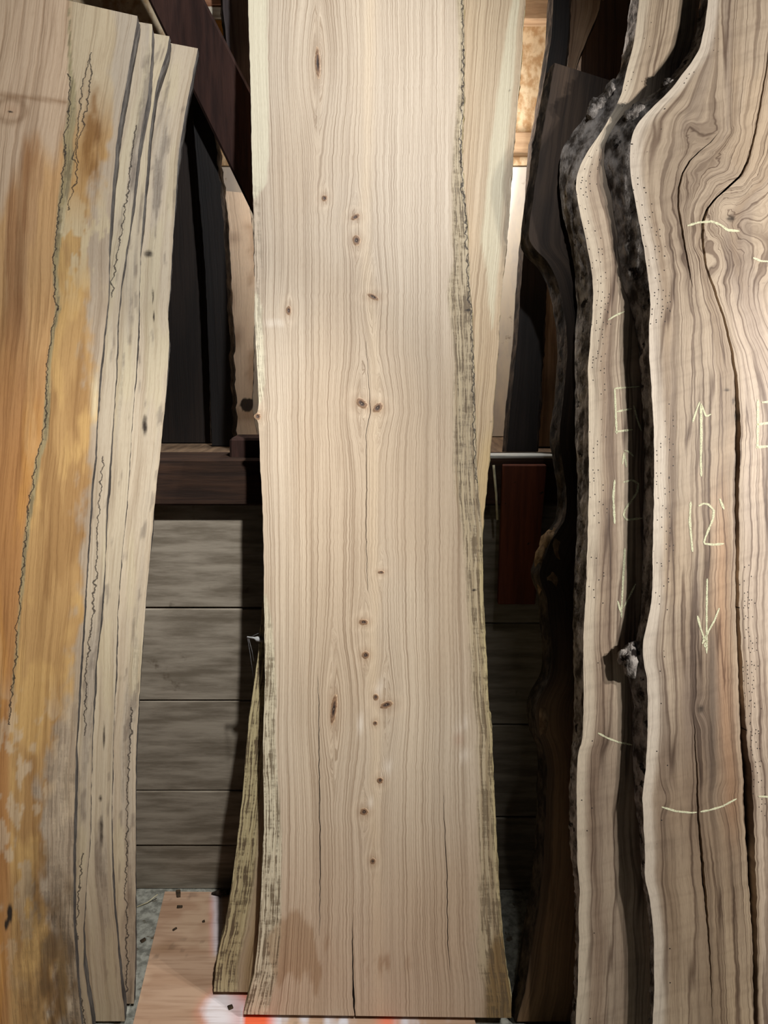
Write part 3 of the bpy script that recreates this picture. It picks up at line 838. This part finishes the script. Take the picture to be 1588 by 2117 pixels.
    for i, pl in enumerate((SP1, SP2, SP3)):
        lu = np.interp(V, [p[1] for p in pl], [p[0] for p in pl])
        lo, hi = pl[0][1], pl[-1][1]
        spv[..., i] = np.where((V > lo) & (V < hi), (U - lu) * k, 1.0)
    return c, mask, spv
def buff_paint(tone, grey, seed, lines):
    def f(x):
        U, V, dl, dr, S, T = (x[k] for k in ('U', 'V', 'dl', 'dr', 'S', 'T'))
        c = np.zeros(U.shape + (3,)) + lin(tone)
        e = fbm(dr * 40, T * 2.2, seed) - .5
        e2 = fbm(dr * 90, T * 14, seed + 1) - .5
        c = rgbmix(c, .7 * sstep(.0, .2, e), grey)
        c = rgbmix(c, .55 * sstep(.02, .18, fbm(dr * 26, T * 4, seed + 2) - .5), (208, 194, 162))
        c = rgbmix(c, .6 * sstep(.16, .27, e2 + e * .6), (132, 120, 108))
        c = rgbmix(c, .55 * sstep(1650, 1950, V + 150 * e), (146, 122, 96))
        mask = np.zeros(U.shape + (3,))
        mask[..., 0] = 1.0
        mask[..., 2] = .22 * sstep(.02, .2, e)
        for (u, v, a, b) in lines:
            mask[..., 1] = np.maximum(mask[..., 1], .75 * np.exp(-((U - u) / a) ** 2 - ((V - v) / b) ** 2))
        spv = np.ones(U.shape + (3,))
        spv[..., 0] = dr - .018 - .02 * (fbm(T * 2.5, T * 0, seed) - .5) + np.where(vnoise(T * 2.2, T * 0, seed) > .5, 0, 1)
        return c, mask, spv
    return f
top4 = lambda fr, l, r: (fr.hit(*l)[1], fr.hit(*r)[1])
def stack_slab(fr, right, wl0, wl1, tl, tr, thick, paint, seed, label):
    o = make_slab('maple_board', fr, px_left(right, wl0, wl1), right, top4(fr, tl, tr), thick, M['maple'], paint, rowstep=.007, colstep=.0045, right_part=('live_edge', M['maple_edge']),
                  jitL=.004, jitR=.003, bl_off=.0, br_off=-.0155, br_top=.007, bark_amp=.003, seed=seed, warp=lambda x, G: G + .012 * (fbm(x['S'] * 6, x['T'] * 3, seed) - .5))
    return tag(o, label, 'wood slab', 'stack of spalted maple slabs')
stack_slab(fA, A_right, 420, 420, (-134, -60), (286, 33), .048, A_paint, 2, 'orange and buff spalted maple slab at the front of its stack')
stack_slab(fB, B_right, 420, 420, (-105, -20), (315, 50), .048, buff_paint((196, 181, 158), (174, 162, 148), 1, ((222, 1090, 4, 40), (218, 1350, 7, 28))), 4, 'buff maple slab directly behind the orange slab of the stack')
stack_slab(fC, C_right, 420, 420, (-68, 0), (350, 75), .048, buff_paint((202, 187, 162), (180, 168, 152), 2, ((208, 1650, 6, 12), (210, 1720, 6, 50), (215, 1520, 4, 40), (250, 590, 4, 60))), 5, 'cream maple slab third from the front of the spalted stack')
stack_slab(fD, D_right, 420, 420, (-10, 20), (408, 100), .048, buff_paint((204, 188, 164), (182, 170, 154), 3, ((307, 525, 14, 12), (316, 610, 3, 30), (300, 880, 8, 30), (318, 655, 3, 16))), 6, 'broad cream maple slab at the back of the spalted stack, against the wall')

# ------------------------------------------------------------------ right stack of walnut
fI = Frame(at_z(1060, 2112, .0112)[1], .0112, 0.2217)
fH = Frame(fI.O[1] - .090, .0112, 0.2217)
fG = Frame(fI.O[1] - .136, .0112, 0.2217)
G_left = [(1480, -120), (1475, -60), (1464, 0), (1456, 60), (1448, 99), (1430, 130), (1408, 155), (1392, 180), (1365, 208), (1340, 230), (1322, 250), (1309, 272), (1303, 300), (1302, 330), (1305, 372), (1315, 423),
          (1328, 494), (1338, 555), (1343, 600), (1346, 632), (1342, 665), (1342, 735), (1347, 803), (1352, 891), (1353, 979), (1352, 1040), (1350, 1112), (1350, 1200), (1345, 1260), (1334, 1305), (1328, 1336), (1330, 1362),
          (1337, 1396), (1340, 1450), (1339, 1520), (1334, 1600), (1328, 1653), (1331, 1706), (1334, 1780), (1331, 1804), (1341, 1845), (1346, 1880), (1352, 1938), (1353, 2050), (1350, 2117), (1346, 2400)]
G_back = [(1470, -120), (1462, -60), (1450, 0), (1440, 60), (1430, 99), (1414, 126), (1396, 146), (1378, 176), (1350, 196), (1318, 208), (1300, 224), (1272, 255), (1257, 280), (1250, 310), (1250, 346), (1257, 381),
          (1268, 423), (1276, 480), (1280, 538), (1289, 591), (1303, 633), (1311, 665), (1321, 735), (1327, 803), (1331, 873), (1333, 979), (1330, 1076), (1328, 1182), (1327, 1253), (1315, 1325), (1292, 1350), (1286, 1366),
          (1300, 1400), (1310, 1450), (1308, 1512), (1310, 1635), (1319, 1690), (1328, 1769), (1338, 1830), (1346, 1900), (1350, 2000), (1348, 2117), (1344, 2400)]
G_right = [(1850, -120), (1850, 2400)]
CR2 = [(1600, -120, 2), (1594, 60, 2), (1584, 150, 2.5), (1565, 255, 3.5), (1548, 330, 4.5), (1533, 362, 5), (1505, 388, 6), (1478, 412, 5), (1462, 432, 5), (1453, 460, 6), (1453, 500, 5), (1459, 550, 4), (1478, 600, 5), (1497, 660, 5),
       (1512, 720, 5), (1521, 780, 6), (1525, 850, 9), (1526, 890, 10), (1525, 960, 9), (1523, 1020, 8), (1525, 1150, 7), (1524, 1250, 7), (1528, 1330, 8), (1532, 1420, 9), (1537, 1520, 11), (1545, 1600, 16), (1548, 1680, 18),
       (1552, 1760, 15), (1557, 1850, 14), (1561, 1950, 9), (1562, 2050, 8), (1563, 2117, 8), (1568, 2400, 8)]
CR1 = [(1488, 270, 0), (1470, 293, 2), (1447, 312, 3), (1427, 332, 3), (1412, 358, 3), (1404, 390, 4), (1402, 430, 4), (1408, 462, 4), (1413, 490, 4), (1418, 520, 3), (1424, 555, 3), (1434, 600, 0), (1432, 900, 0), (1428, 1200, 0), (1432, 1460, 0), (1437, 1520, 2),
       (1441, 1600, 3), (1443, 1680, 4), (1449, 1750, 5), (1456, 1830, 6), (1461, 1880, 5), (1467, 1960, 3), (1471, 2040, 2), (1473, 2117, 0), (1476, 2400, 0)]
def G_warp(x, G):
    U, V, S, T = x['U'], x['V'], x['S'], x['T']
    sw = np.exp(-((U - 1500) / 110) ** 2 - ((V - 450) / 190) ** 2)
    out = G + 0.05 * sw * (fbm(S * 16, T * 14, 2) - .5) * 2
    out = out + .016 * (fbm(S * 9, T * 4, 1) - .5)
    for (u, v, r, a) in ((1510, 445, 46, .05), (1600, 640, 70, .06), (1447, 1468, 16, .012), (1380, 1650, 20, -.01), (1490, 1650, 24, .012), (1420, 270, 26, .02)):
        d2 = ((U - u) ** 2 + ((V - v) * .75) ** 2) / r ** 2
        out = out + a * np.exp(-d2)
    return out
def G_paint(x):
    U, V, dl, dr, S, T = (x[k] for k in ('U', 'V', 'dl', 'dr', 'S', 'T'))
    g = x['G']
    c = np.zeros(U.shape + (3,)) + lin((198, 178, 155))
    e = fbm(g * 22, T * 1.1, 1) - .5
    e2 = fbm(S * 8, T * 4, 2) - .5
    c = rgbmix(c, .8 * sstep(.02, .16, e), (168, 146, 124))
    c = rgbmix(c, .6 * sstep(.02, .18, e2), (206, 182, 154))
    c = rgbmix(c, .45 * sstep(.04, .2, fbm(g * 40, T * 2, 3) - .5), (146, 128, 116))
    c = rgbmix(c, .5 * sstep(1400, 1900, V), (196, 170, 138))
    ck = np.interp(V, [p[1] for p in CR2], [p[0] for p in CR2])
    # salmon streak left of the split, pale quarter right of it
    c = rgbmix(c, .55 * np.exp(-((U - ck + 34) / 20) ** 2) * sstep(900, 1150, V) * sstep(1800, 1650, V), (214, 168, 128))
    c = rgbmix(c, .5 * sstep(4, 20, U - ck) * sstep(500, 700, V), (220, 200, 182))
    c = rgbmix(c, .7 * np.exp(-((U - 1474) / 9) ** 2) * sstep(1250, 1340, V) * sstep(1750, 1500, V), (112, 98, 88))
    sap = sstep(.034, .016, dl + .012 * (fbm(T * 4, T * 0, 4) - .5))
    c = rgbmix(c, .85 * sap, (234, 220, 202))
    mask = np.zeros(U.shape + (3,))
    mask[..., 0] = 1.0 - .75 * sap
    x['worm'] = np.maximum(.5 * sstep(.06, .03, dl) * sstep(.002, .006, dl) * np.interp(V, [0, 250, 350, 550, 760, 900, 1250, 1300, 2100], [0, .3, .5, 1, 1, .6, .5, .06, .02]) * sstep(.3, .6, vnoise(S * 24, T * 12, 1)),
                           .8 * np.exp(-((U - ck - 22) / 12) ** 2) * sstep(1150, 1250, V) * sstep(1700, 1640, V))
    for (u, v, a, b) in ((1510, 452, 14, 10), (1448, 1465, 11, 14), (1502, 805, 12, 5), (1516, 830, 6, 14), (1520, 862, 4, 16), (1580, 583, 14, 3), (1549, 590, 8, 3), (1545, 1735, 5, 20), (1374, 1160, 5, 3)):
        mask[..., 1] = np.maximum(mask[..., 1], .7 * np.exp(-((U - u) / a) ** 2 - ((V - v) / b) ** 2))
    return c, mask, None
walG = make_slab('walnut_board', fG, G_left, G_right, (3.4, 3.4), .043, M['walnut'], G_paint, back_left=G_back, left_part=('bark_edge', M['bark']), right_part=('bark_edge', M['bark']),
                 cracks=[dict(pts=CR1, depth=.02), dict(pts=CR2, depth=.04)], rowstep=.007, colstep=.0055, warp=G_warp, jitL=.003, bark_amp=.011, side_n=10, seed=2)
tag(walG, 'split walnut slab with swirled crotch figure, foremost of the chalk-marked slabs', 'wood slab', 'leaning walnut slabs')
for pts, w in [([(1421, 467), (1444, 460), (1472, 458), (1490, 465), (1504, 476), (1529, 478)], 5),
               ([(1449, 836), (1450, 900), (1449, 950), (1450, 985)], 5), ([(1432, 873), (1440, 848), (1447, 830)], 4), ([(1449, 834), (1460, 862), (1470, 856)], 4),
               ([(1428, 1037), (1426, 1076), (1429, 1110), (1432, 1141)], 5), ([(1444, 1046), (1454, 1041), (1464, 1042), (1476, 1055), (1474, 1073), (1466, 1092), (1458, 1112), (1455, 1124), (1475, 1126), (1497, 1124)], 4.5), ([(1488, 1031), (1497, 1053)], 5),
               ([(1462, 1196), (1461, 1260), (1461, 1310), (1461, 1351)], 4), ([(1442, 1273), (1448, 1297), (1456, 1320)], 4.5), ([(1487, 1257), (1477, 1283), (1463, 1308), (1452, 1331)], 4.5), ([(1452, 1318), (1463, 1325), (1454, 1334), (1462, 1340)], 4),
               ([(1368, 1668), (1398, 1677), (1430, 1680), (1441, 1679)], 4), ([(1448, 1678), (1465, 1675), (1493, 1667), (1523, 1651)], 4),
               ([(1567, 826), (1567, 875), (1566, 926)], 5), ([(1575, 832), (1610, 829)], 5), ([(1564, 878), (1605, 872)], 5), ([(1563, 925), (1608, 921)], 5),
               ([(1557, 533), (1573, 540), (1600, 541)], 4), ([(1568, 1646), (1605, 1648)], 4)]:
    ribbon(walG, fG, pts, w)

H_left = [(1335, -120), (1330, -60), (1322, 0), (1311, 88), (1297, 141), (1285, 195), (1270, 228), (1256, 250), (1246, 270), (1218, 307), (1201, 338), (1190, 370), (1192, 405), (1201, 451), (1211, 494), (1220, 540), (1225, 575), (1227, 609), (1224, 662),
          (1220, 714), (1215, 767), (1217, 820), (1217, 908), (1218, 1006), (1215, 1112), (1213, 1182), (1210, 1253), (1206, 1323), (1207, 1450), (1207, 1480), (1203, 1538), (1196, 1548), (1192, 1610), (1193, 1723), (1194, 1794), (1200, 1838), (1196, 1874), (1197, 1945), (1195, 2033), (1190, 2117), (1180, 2400)]
H_back = [(1318, -120), (1312, -60), (1304, 0), (1292, 88), (1285, 130), (1277, 165), (1244, 196), (1217, 210), (1212, 240), (1187, 268), (1164, 303), (1156, 335), (1156, 381), (1163, 441), (1177, 494), (1187, 550), (1191, 609), (1194, 640), (1188, 680),
          (1188, 732), (1190, 803), (1188, 873), (1193, 979), (1194, 1076), (1187, 1182), (1184, 1288), (1187, 1394), (1188, 1476), (1183, 1540), (1178, 1617), (1177, 1688), (1181, 1776), (1191, 1829), (1192, 1874), (1193, 1945), (1190, 2033), (1186, 2117), (1176, 2400)]
H_right = [(1455, -120), (1448, 0), (1442, 63), (1432, 99), (1422, 135), (1420, 250), (1440, 600), (1450, 1200), (1450, 2400)]
def H_paint(x):
    U, V, dl, dr, S, T = (x[k] for k in ('U', 'V', 'dl', 'dr', 'S', 'T'))
    g = x['G']
    c = np.zeros(U.shape + (3,)) + lin((200, 180, 157))
    e = fbm(g * 26, T * 1.2, 3) - .5
    c = rgbmix(c, .8 * sstep(.02, .16, e), (172, 148, 126))
    c = rgbmix(c, .5 * sstep(.03, .2, fbm(S * 8, T * 4, 4) - .5), (208, 185, 157))
    sap = sstep(.036, .014, dl + .012 * (fbm(T * 4, T * 0, 1) - .5))
    c = rgbmix(c, .85 * sap, (232, 216, 192))
    mask = np.zeros(U.shape + (3,))
    mask[..., 0] = 1.0 - .7 * sap
    x['worm'] = .45 * sstep(.05, .03, dl) * sstep(.002, .006, dl) * np.interp(V, [0, 250, 350, 1250, 1300, 2100], [0, .3, 1, .6, .06, .02]) * sstep(.3, .6, vnoise(S * 24, T * 12, 2))
    return c, mask, None
walH = make_slab('walnut_board', fH, H_left, H_right, (3.4, 3.4), .062, M['walnut'], H_paint, back_left=H_back, left_part=('bark_edge', M['bark']), right_part=('bark_edge', M['bark']),
                 rowstep=.007, colstep=.006, jitL=.003, bark_amp=.011, side_n=10, seed=3, warp=lambda x, G: G + .02 * (fbm(x['S'] * 8, x['T'] * 3.5, 2) - .5) + .03 * np.exp(-((x['U'] - 1290) / 50) ** 2 - ((x['V'] - 300) / 90) ** 2))
tag(walH, 'narrow chalk-marked walnut slab between the split slab and a dark walnut slab', 'wood slab', 'leaning walnut slabs')
for pts, w in [([(1271, 803), (1273, 850), (1275, 897)], 4.5), ([(1271, 803), (1322, 799)], 4), ([(1275, 851), (1306, 845)], 4), ([(1271, 893), (1308, 888)], 4), ([(1310, 838), (1317, 866), (1326, 891)], 4),
               ([(1287, 960), (1291, 933), (1295, 966)], 4), ([(1291, 931), (1301, 934), (1310, 944)], 4),
               ([(1271, 992), (1268, 1027), (1271, 1083)], 5), ([(1289, 997), (1307, 992), (1320, 1000), (1317, 1018), (1305, 1036), (1293, 1052), (1289, 1066), (1296, 1075), (1328, 1071)], 4.5),
               ([(1292, 1133), (1289, 1190), (1286, 1245), (1285, 1277)], 4.5), ([(1277, 1242), (1284, 1267)], 4), ([(1314, 1207), (1302, 1232), (1289, 1256)], 4),
               ([(1236, 1515), (1257, 1526), (1278, 1534), (1307, 1540)], 4), ([(1257, 662), (1271, 653), (1291, 644)], 3.5)]:
    ribbon(walH, fH, pts, w)

def lump(obj, fr, u, v, depth, ru, rv, rd, mat, name, seed, amp=.6):
    """an irregular swelling of burl or broken limb growing out of the edge"""
    s0 = obj['_s0']; s, t = fr.hit(u, v, depth)
    k = 1.85 / FPX; nu, nv = 22, 14
    a, b = np.meshgrid(np.linspace(0, 2 * np.pi, nu, endpoint=False), np.linspace(0.02, np.pi - .02, nv))
    x, y, z = np.sin(b) * np.cos(a), np.sin(b) * np.sin(a), np.cos(b)
    q = 1 + amp * 2 * (fbm(x * 2.2 + 5 + seed, z * 2.2 + y * 2.2 + seed, seed, 4) - .5)
    P = np.stack([s - s0 + x * q * ru * k, depth + y * q * rd, t + z * q * rv * k], -1).reshape(-1, 3)
    f = []
    for i in range(nv - 1):
        for j in range(nu):
            f.append([i * nu + j, (i + 1) * nu + j, (i + 1) * nu + (j + 1) % nu, i * nu + (j + 1) % nu])
    f.append([j for j in range(nu)]); f.append([(nv - 1) * nu + j for j in range(nu)][::-1])
    return link(name, pydata(name, P, f, True), obj, mat)
lump(walG, fG, 1318, 238, .02, 24, 20, .012, M['bark'], 'broken_limb', 1)
lump(walG, fG, 1390, 176, .018, 16, 14, .011, M['bark'], 'broken_limb', 4)
lump(walG, fG, 1306, 1362, .02, 24, 28, .012, M['bark'], 'broken_limb', 2)
lump(walH, fH, 1240, 226, .034, 24, 26, .018, M['bark'], 'broken_limb', 3)
lump(walH, fH, 1268, 196, .03, 16, 24, .018, M['bark'], 'broken_limb', 5)
I_left = [(1150, 100), (1148, 130), (1138, 180), (1126, 250), (1112, 340), (1100, 430), (1090, 495), (1098, 510), (1125, 530), (1145, 560), (1160, 610), (1172, 680), (1172, 760), (1162, 850), (1156, 905), (1163, 960), (1172, 1010), (1171, 1075), (1158, 1090),
          (1138, 1118), (1128, 1150), (1112, 1182), (1118, 1208), (1130, 1222), (1134, 1280), (1142, 1340), (1140, 1400), (1124, 1425), (1108, 1452), (1106, 1480), (1112, 1520), (1128, 1552), (1132, 1600), (1128, 1700), (1122, 1800), (1112, 1880), (1098, 1960), (1086, 2050), (1067, 2112), (1058, 2200)]
I_right = [(1420, 100), (1400, 900), (1400, 2200)]
def dark_paint(tone, alt, seed, foot=None):
    def f(x):
        U, V, dl, dr, S, T = (x[k] for k in ('U', 'V', 'dl', 'dr', 'S', 'T'))
        c = np.zeros(U.shape + (3,)) + lin(tone)
        c = rgbmix(c, .8 * sstep(.45, .68, fbm(S * 14, T * 5, seed)), alt)
        if foot:            # shaded top and better lit lower face painted into the tone
            c = rgbmix(c, .9 * sstep(1250, 1600, V), foot)
        c = rgbmix(c, .7 * sstep(.02, .008, dl), alt)
        mask = np.zeros(U.shape + (3,)); mask[..., 0] = 1.0
        return c, mask, None
    return f
I_EDGE = ('bark_edge', M['dark_bark'])
walI = make_slab('walnut_board', fI, I_left, I_right, (fI.hit(1150, 130)[1], fI.hit(1400, 215)[1]), .052, M['gloom_wood'], dark_paint((72, 56, 43), (56, 44, 35), 1, (150, 118, 82)), left_part=I_EDGE, right_part=I_EDGE,
                 rowstep=.01, colstep=.012, bl_off=.012, bark_amp=.012, side_n=6, seed=4)
tag(walI, 'dark walnut slab with a burl and flared foot behind the narrow chalk-marked slab', 'wood slab', 'leaning walnut slabs')
lump(walI, fI, 1142, 1168, .02, 34, 70, .022, M['burl'], 'burl', 1, .5)
lump(walI, fI, 1122, 1478, .02, 20, 48, .022, M['burl'], 'burl', 2, .5)
fJ = Frame(fI.O[1] + .06, .0112, 0.2217)
J_left = [(1200, -200), (1195, 300), (1180, 900), (1190, 1200), (1165, 1600), (1150, 2000), (1130, 2200)]
walJ = make_slab('walnut_board', fJ, J_left, I_right, (2.1, 2.05), .05, M['gloom_wood'], dark_paint((132, 104, 78), (96, 74, 56), 2), left_part=('bark_edge', M['dark_bark']), right_part=('bark_edge', M['dark_bark']),
                 rowstep=.02, colstep=.03, bl_off=.02, bark_amp=.012, seed=1)
tag(walJ, 'rearmost dark walnut slab leaning on the beam behind the burled slab', 'wood slab', 'leaning walnut slabs')

# ------------------------------------------------------------------ loft: slabs in the gloom
def loft_slab(name, yb, left, right, v_top, thick, mat, paint, part, label, lean=.11, yaw=0.0, seed=1, **kw):
    fr = Frame(yb, LOFT_Z + .045 * math.sin(math.atan(lean)), lean, yaw)
    um = 0.5 * (left[0][0] + right[0][0])
    top = v_top if not isinstance(v_top, tuple) else None
    tt = (fr.hit(um, top)[1],) * 2 if top is not None else (fr.hit(*v_top[0])[1], fr.hit(*v_top[1])[1])
    o = make_slab(name, fr, left, right, tt, thick, mat, paint, left_part=part, right_part=part, rowstep=.014, colstep=.012, seed=seed, **kw)
    tag(o, label, 'wood slab', 'slabs standing on the loft')
    return fr, o
DB = ('bark_edge', M['dark_bark'])
K1_left = [(1152, -120), (1145, 0), (1140, 79), (1128, 150), (1116, 238), (1104, 291), (1100, 344), (1094, 423), (1081, 529), (1070, 700), (1058, 820), (1050, 900), (1046, 960), (1044, 990)]
loft_slab('walnut_board', 2.03, K1_left, [(u + 33 + max(v, 0) * .03, v) for u, v in K1_left], -110, .045, M['gloom_wood'], dark_paint((40, 33, 30), (28, 24, 22), 3), DB, 'blackish live-edge slab standing on the loft edge beside the pale sheathing', seed=2, bl_off=.006)
loft_slab('walnut_board', 2.17, [(1180, -120), (1178, 60), (1165, 300), (1120, 600), (1100, 960)], [(1262, -120), (1240, 20), (1218, 70), (1190, 140), (1175, 400), (1170, 700), (1168, 960)], -110, .045, M['gloom_wood'], dark_paint((170, 150, 128), (126, 106, 88), 1), DB,
          'grey-tan slab with a wavy edge standing on the loft behind the blackish slab', seed=3, lean=.06, bl_off=.004, br_off=.004)
loft_slab('walnut_board', 2.25, [(1205, -120), (1200, 300), (1180, 960)], [(1380, -120), (1370, 300), (1330, 960)], -110, .045, M['gloom_wood'], dark_paint((70, 54, 45), (50, 39, 33), 2), DB,
          'brown slab on the loft half hidden behind the wavy-edged slab', seed=5, lean=.06, bl_off=.006)
loft_slab('walnut_board', 2.285, [(300, 60), (320, 500), (338, 960)], [(420, 60), (428, 500), (436, 960)], 75, .04, M['gloom_wood'], dark_paint((38, 28, 22), (27, 20, 16), 1), DB, 'dim brown slab on the loft behind the diagonal brace', seed=2, lean=.03)
fL2, L2 = loft_slab('walnut_board', 2.205, [(396, 200), (404, 300), (425, 560), (440, 960)], [(440, 200), (446, 300), (455, 380), (462, 470), (468, 560), (472, 660), (476, 760), (481, 860), (486, 960)], 215, .04, M['gloom_wood'], dark_paint((24, 18, 15), (16, 12, 11), 4), DB,
                    'blackish slab with a ragged edge on the loft beside the pale lit slab', seed=4, lean=.03, bl_off=.004, br_off=.006, jitR=.012)
def M_paint(x):
    U, V, dl, dr, S, T = (x[k] for k in ('U', 'V', 'dl', 'dr', 'S', 'T'))
    c = np.zeros(U.shape + (3,)) + lin((224, 204, 180))
    c = rgbmix(c, .7 * sstep(.5, .64, fbm(S * 16, T * 9, 2)), (176, 146, 118))
    for (u, v, a, b) in ((482, 492, 16, 12), (480, 620, 8, 30), (488, 700, 10, 20), (495, 690, 5, 24)):
        c = rgbmix(c, .55 * np.exp(-((U - u) / a) ** 2 - ((V - v) / b) ** 2), (134, 104, 82))
    mask = np.zeros(U.shape + (3,)); mask[..., 0] = .4
    mask[..., 1] = .95 * sstep(1.3, .7, np.hypot((U - 511) / 16, (V - 836) / 15))
    return c, mask, None
fM, MS = loft_slab('maple_board', 2.53, [(445, 380), (452, 470), (458, 560), (464, 660), (470, 760), (478, 860), (485, 960)], [(512, 380), (524, 500), (528, 600), (524, 700), (524, 780), (520, 840), (528, 880), (540, 960)], ((455, 393), (492, 398)), .04, M['maple'], M_paint, DB,
                   'pale blotched slab with a dark knot standing in the lit part of the loft', seed=3, lean=.05, yaw=math.radians(24), bl_off=.004, br_off=.006, jitR=.008)
loft_slab('oak_board', 2.205, [(455, -120), (459, 0), (465, 60), (472, 110), (480, 180), (510, 300), (530, 480)], [(552, -120), (560, 480)], -110, .04, M['gloom_wood'], dark_paint((86, 76, 74), (58, 50, 50), 5), DB,
          'grey slab with dark bark on the loft between brace and wide oak slab', seed=1, lean=.035, bl_off=.012)

# dark timbers
def prism(name, corners, y0, y1, mat, bev=.006):
    P0 = [at_y(u, v, y0) for u, v in corners]
    bm = bmesh.new()
    a = [bm.verts.new(p) for p in P0]
    b = [bm.verts.new((p[0], y1, p[2])) for p in P0]
    n = len(a)
    bm.faces.new(a[::-1]); bm.faces.new(b)
    for i in range(n):
        bm.faces.new([a[i], a[(i + 1) % n], b[(i + 1) % n], b[i]])
    bmesh.ops.recalc_face_normals(bm, faces=bm.faces)
    bmesh.ops.bevel(bm, geom=list(bm.edges), offset=bev, segments=1, affect='EDGES')
    me = bpy.data.meshes.new(name); bm.to_mesh(me); bm.free()
    return link(name, me, None, mat)
br = prism('timber_brace', [(160, -300), (270, -300), (640, 425), (560, 520)], 2.16, 2.20, M['timber'])
br['kind'] = 'structure'
blk = prism('timber_block', [(474, 906), (560, 906), (560, 953), (474, 953)], 1.96, 2.06, M['timber'])
tag(blk, 'short dark timber block lying on the loft edge under the pale slab', 'timber')
rb = prism('red_board', [(1041, 962), (1131, 962), (1107, 1250), (1030, 1250)], 1.905, 1.931, M['red_board'], .002)
tag(rb, 'red-brown board with nail holes fixed to the beam', 'board')
la = link('grey_lath', box_mesh('grey_lath', (at_y(1004, 955, 1.935)[0], 1.934, LOFT_Z - .0005), (at_y(1148, 955, 1.935)[0], 1.99, LOFT_Z + .008), .002, .001), None, M['lath'])
tag(la, 'thin grey lath lying along the beam above the red-brown board', 'lath')
a = at_y(1021, 962, 1.922); b = at_y(1029, 1075, 1.922)
st = tube('wood_sliver', [(a[0], 1.926, a[2]), ((a[0] + b[0]) / 2 + .001, 1.924, (a[2] + b[2]) / 2), (b[0], 1.926, b[2])], .0035, None, M['straw'], 6)
tag(st, 'thin pale sliver of wood hanging from the beam beside the red-brown board', 'wood sliver')
# offcuts piled high in the loft, glimpsed between brace and grey slab
zs = at_y(455, 108, 2.36)[2]
for i, (h, c1, c2, nm) in enumerate(((.045, (206, 208, 220), (226, 226, 232), 'bluish white offcut at the foot of the loft pile'), (.04, (198, 140, 60), (222, 172, 96), 'orange offcut on the bluish white one in the loft'),
                                     (.035, (200, 190, 170), (220, 212, 196), 'cream offcut above the orange one in the loft'), (.06, (140, 96, 70), (168, 122, 92), 'brown offcut on top of the loft pile'))):
    x0 = at_y(400, 60, 2.36)[0]
    o = link('wood_offcut', box_mesh('wood_offcut', (x0, 2.36, zs), (x0 + .16 + .01 * i, LOFT_Y, zs + h), .004, .0), None, plain('offcut_wood', c1, c2, (8, 40, 40)))
    tag(o, nm, 'offcut', 'offcuts piled in the loft')
    zs += h - .0003
shelf = link('batten', box_mesh('batten', (at_y(380, 60, 2.36)[0], 2.34, at_y(455, 108, 2.36)[2] - .03), (at_y(560, 60, 2.36)[0], LOFT_Y + .001, at_y(455, 108, 2.36)[2] + .002), .003), lw, M['batten'])

# litter on the floor
p = at_z(283, 1876, .001); q = at_z(327, 1861, .002)
tag(tube('straw_stalk', [(p[0], p[1], .003), ((p[0] + q[0]) / 2, (p[1] + q[1]) / 2, .006), (q[0], q[1], .022)], .0016, None, M['straw'], 5), 'single pale straw stalk on the concrete beside the plywood', 'straw')
p = at_z(440, 1835, .03); q = at_z(480, 1828, .03)
tag(tube('bark_scrap', [(p[0], p[1] - .015, .022), ((p[0] + q[0]) / 2, p[1] - .02, .03), (q[0], q[1] - .03, .028)], [.003, .009, .008], None, M['dark_bark'], 7), 'black scrap of bark on the plywood at the foot of the wall', 'bark scrap')
def chip(u, v, sx, sy, z, lab, ang):
    p = at_z(u, v, z)
    me = box_mesh('wood_chip', (-sx / 2, -sy / 2, 0), (sx / 2, sy / 2, .005), .0012, .0015)
    o = link('wood_chip', me, None, M['chip'])
    o.location = (p[0], p[1], z - .0005); o.rotation_euler = (0, 0, ang)
    tag(o, lab, 'wood chip', 'wood chips on the floor')
chip(369, 1849, .012, .03, PLY, 'small curled dark chip at the far edge of the plywood', .3)
chip(372, 1876, .016, .008, PLY, 'small dark chip on the plywood below the curled one', .1)
chip(421, 1906, .007, .007, PLY, 'tiny dark crumb on the middle of the plywood', .5)
chip(361, 1922, .014, .006, PLY, 'little sliver of dark wood on the plywood', .8)
chip(476, 2083, .012, .012, PLY, 'dark chip lying on the white paint blot', .4)
chip(296, 1945, .014, .01, 0.0, 'dark chip on the concrete beside the plywood edge', .7)
for o in bpy.data.objects:
    if '_s0' in o.keys():
        del o['_s0']
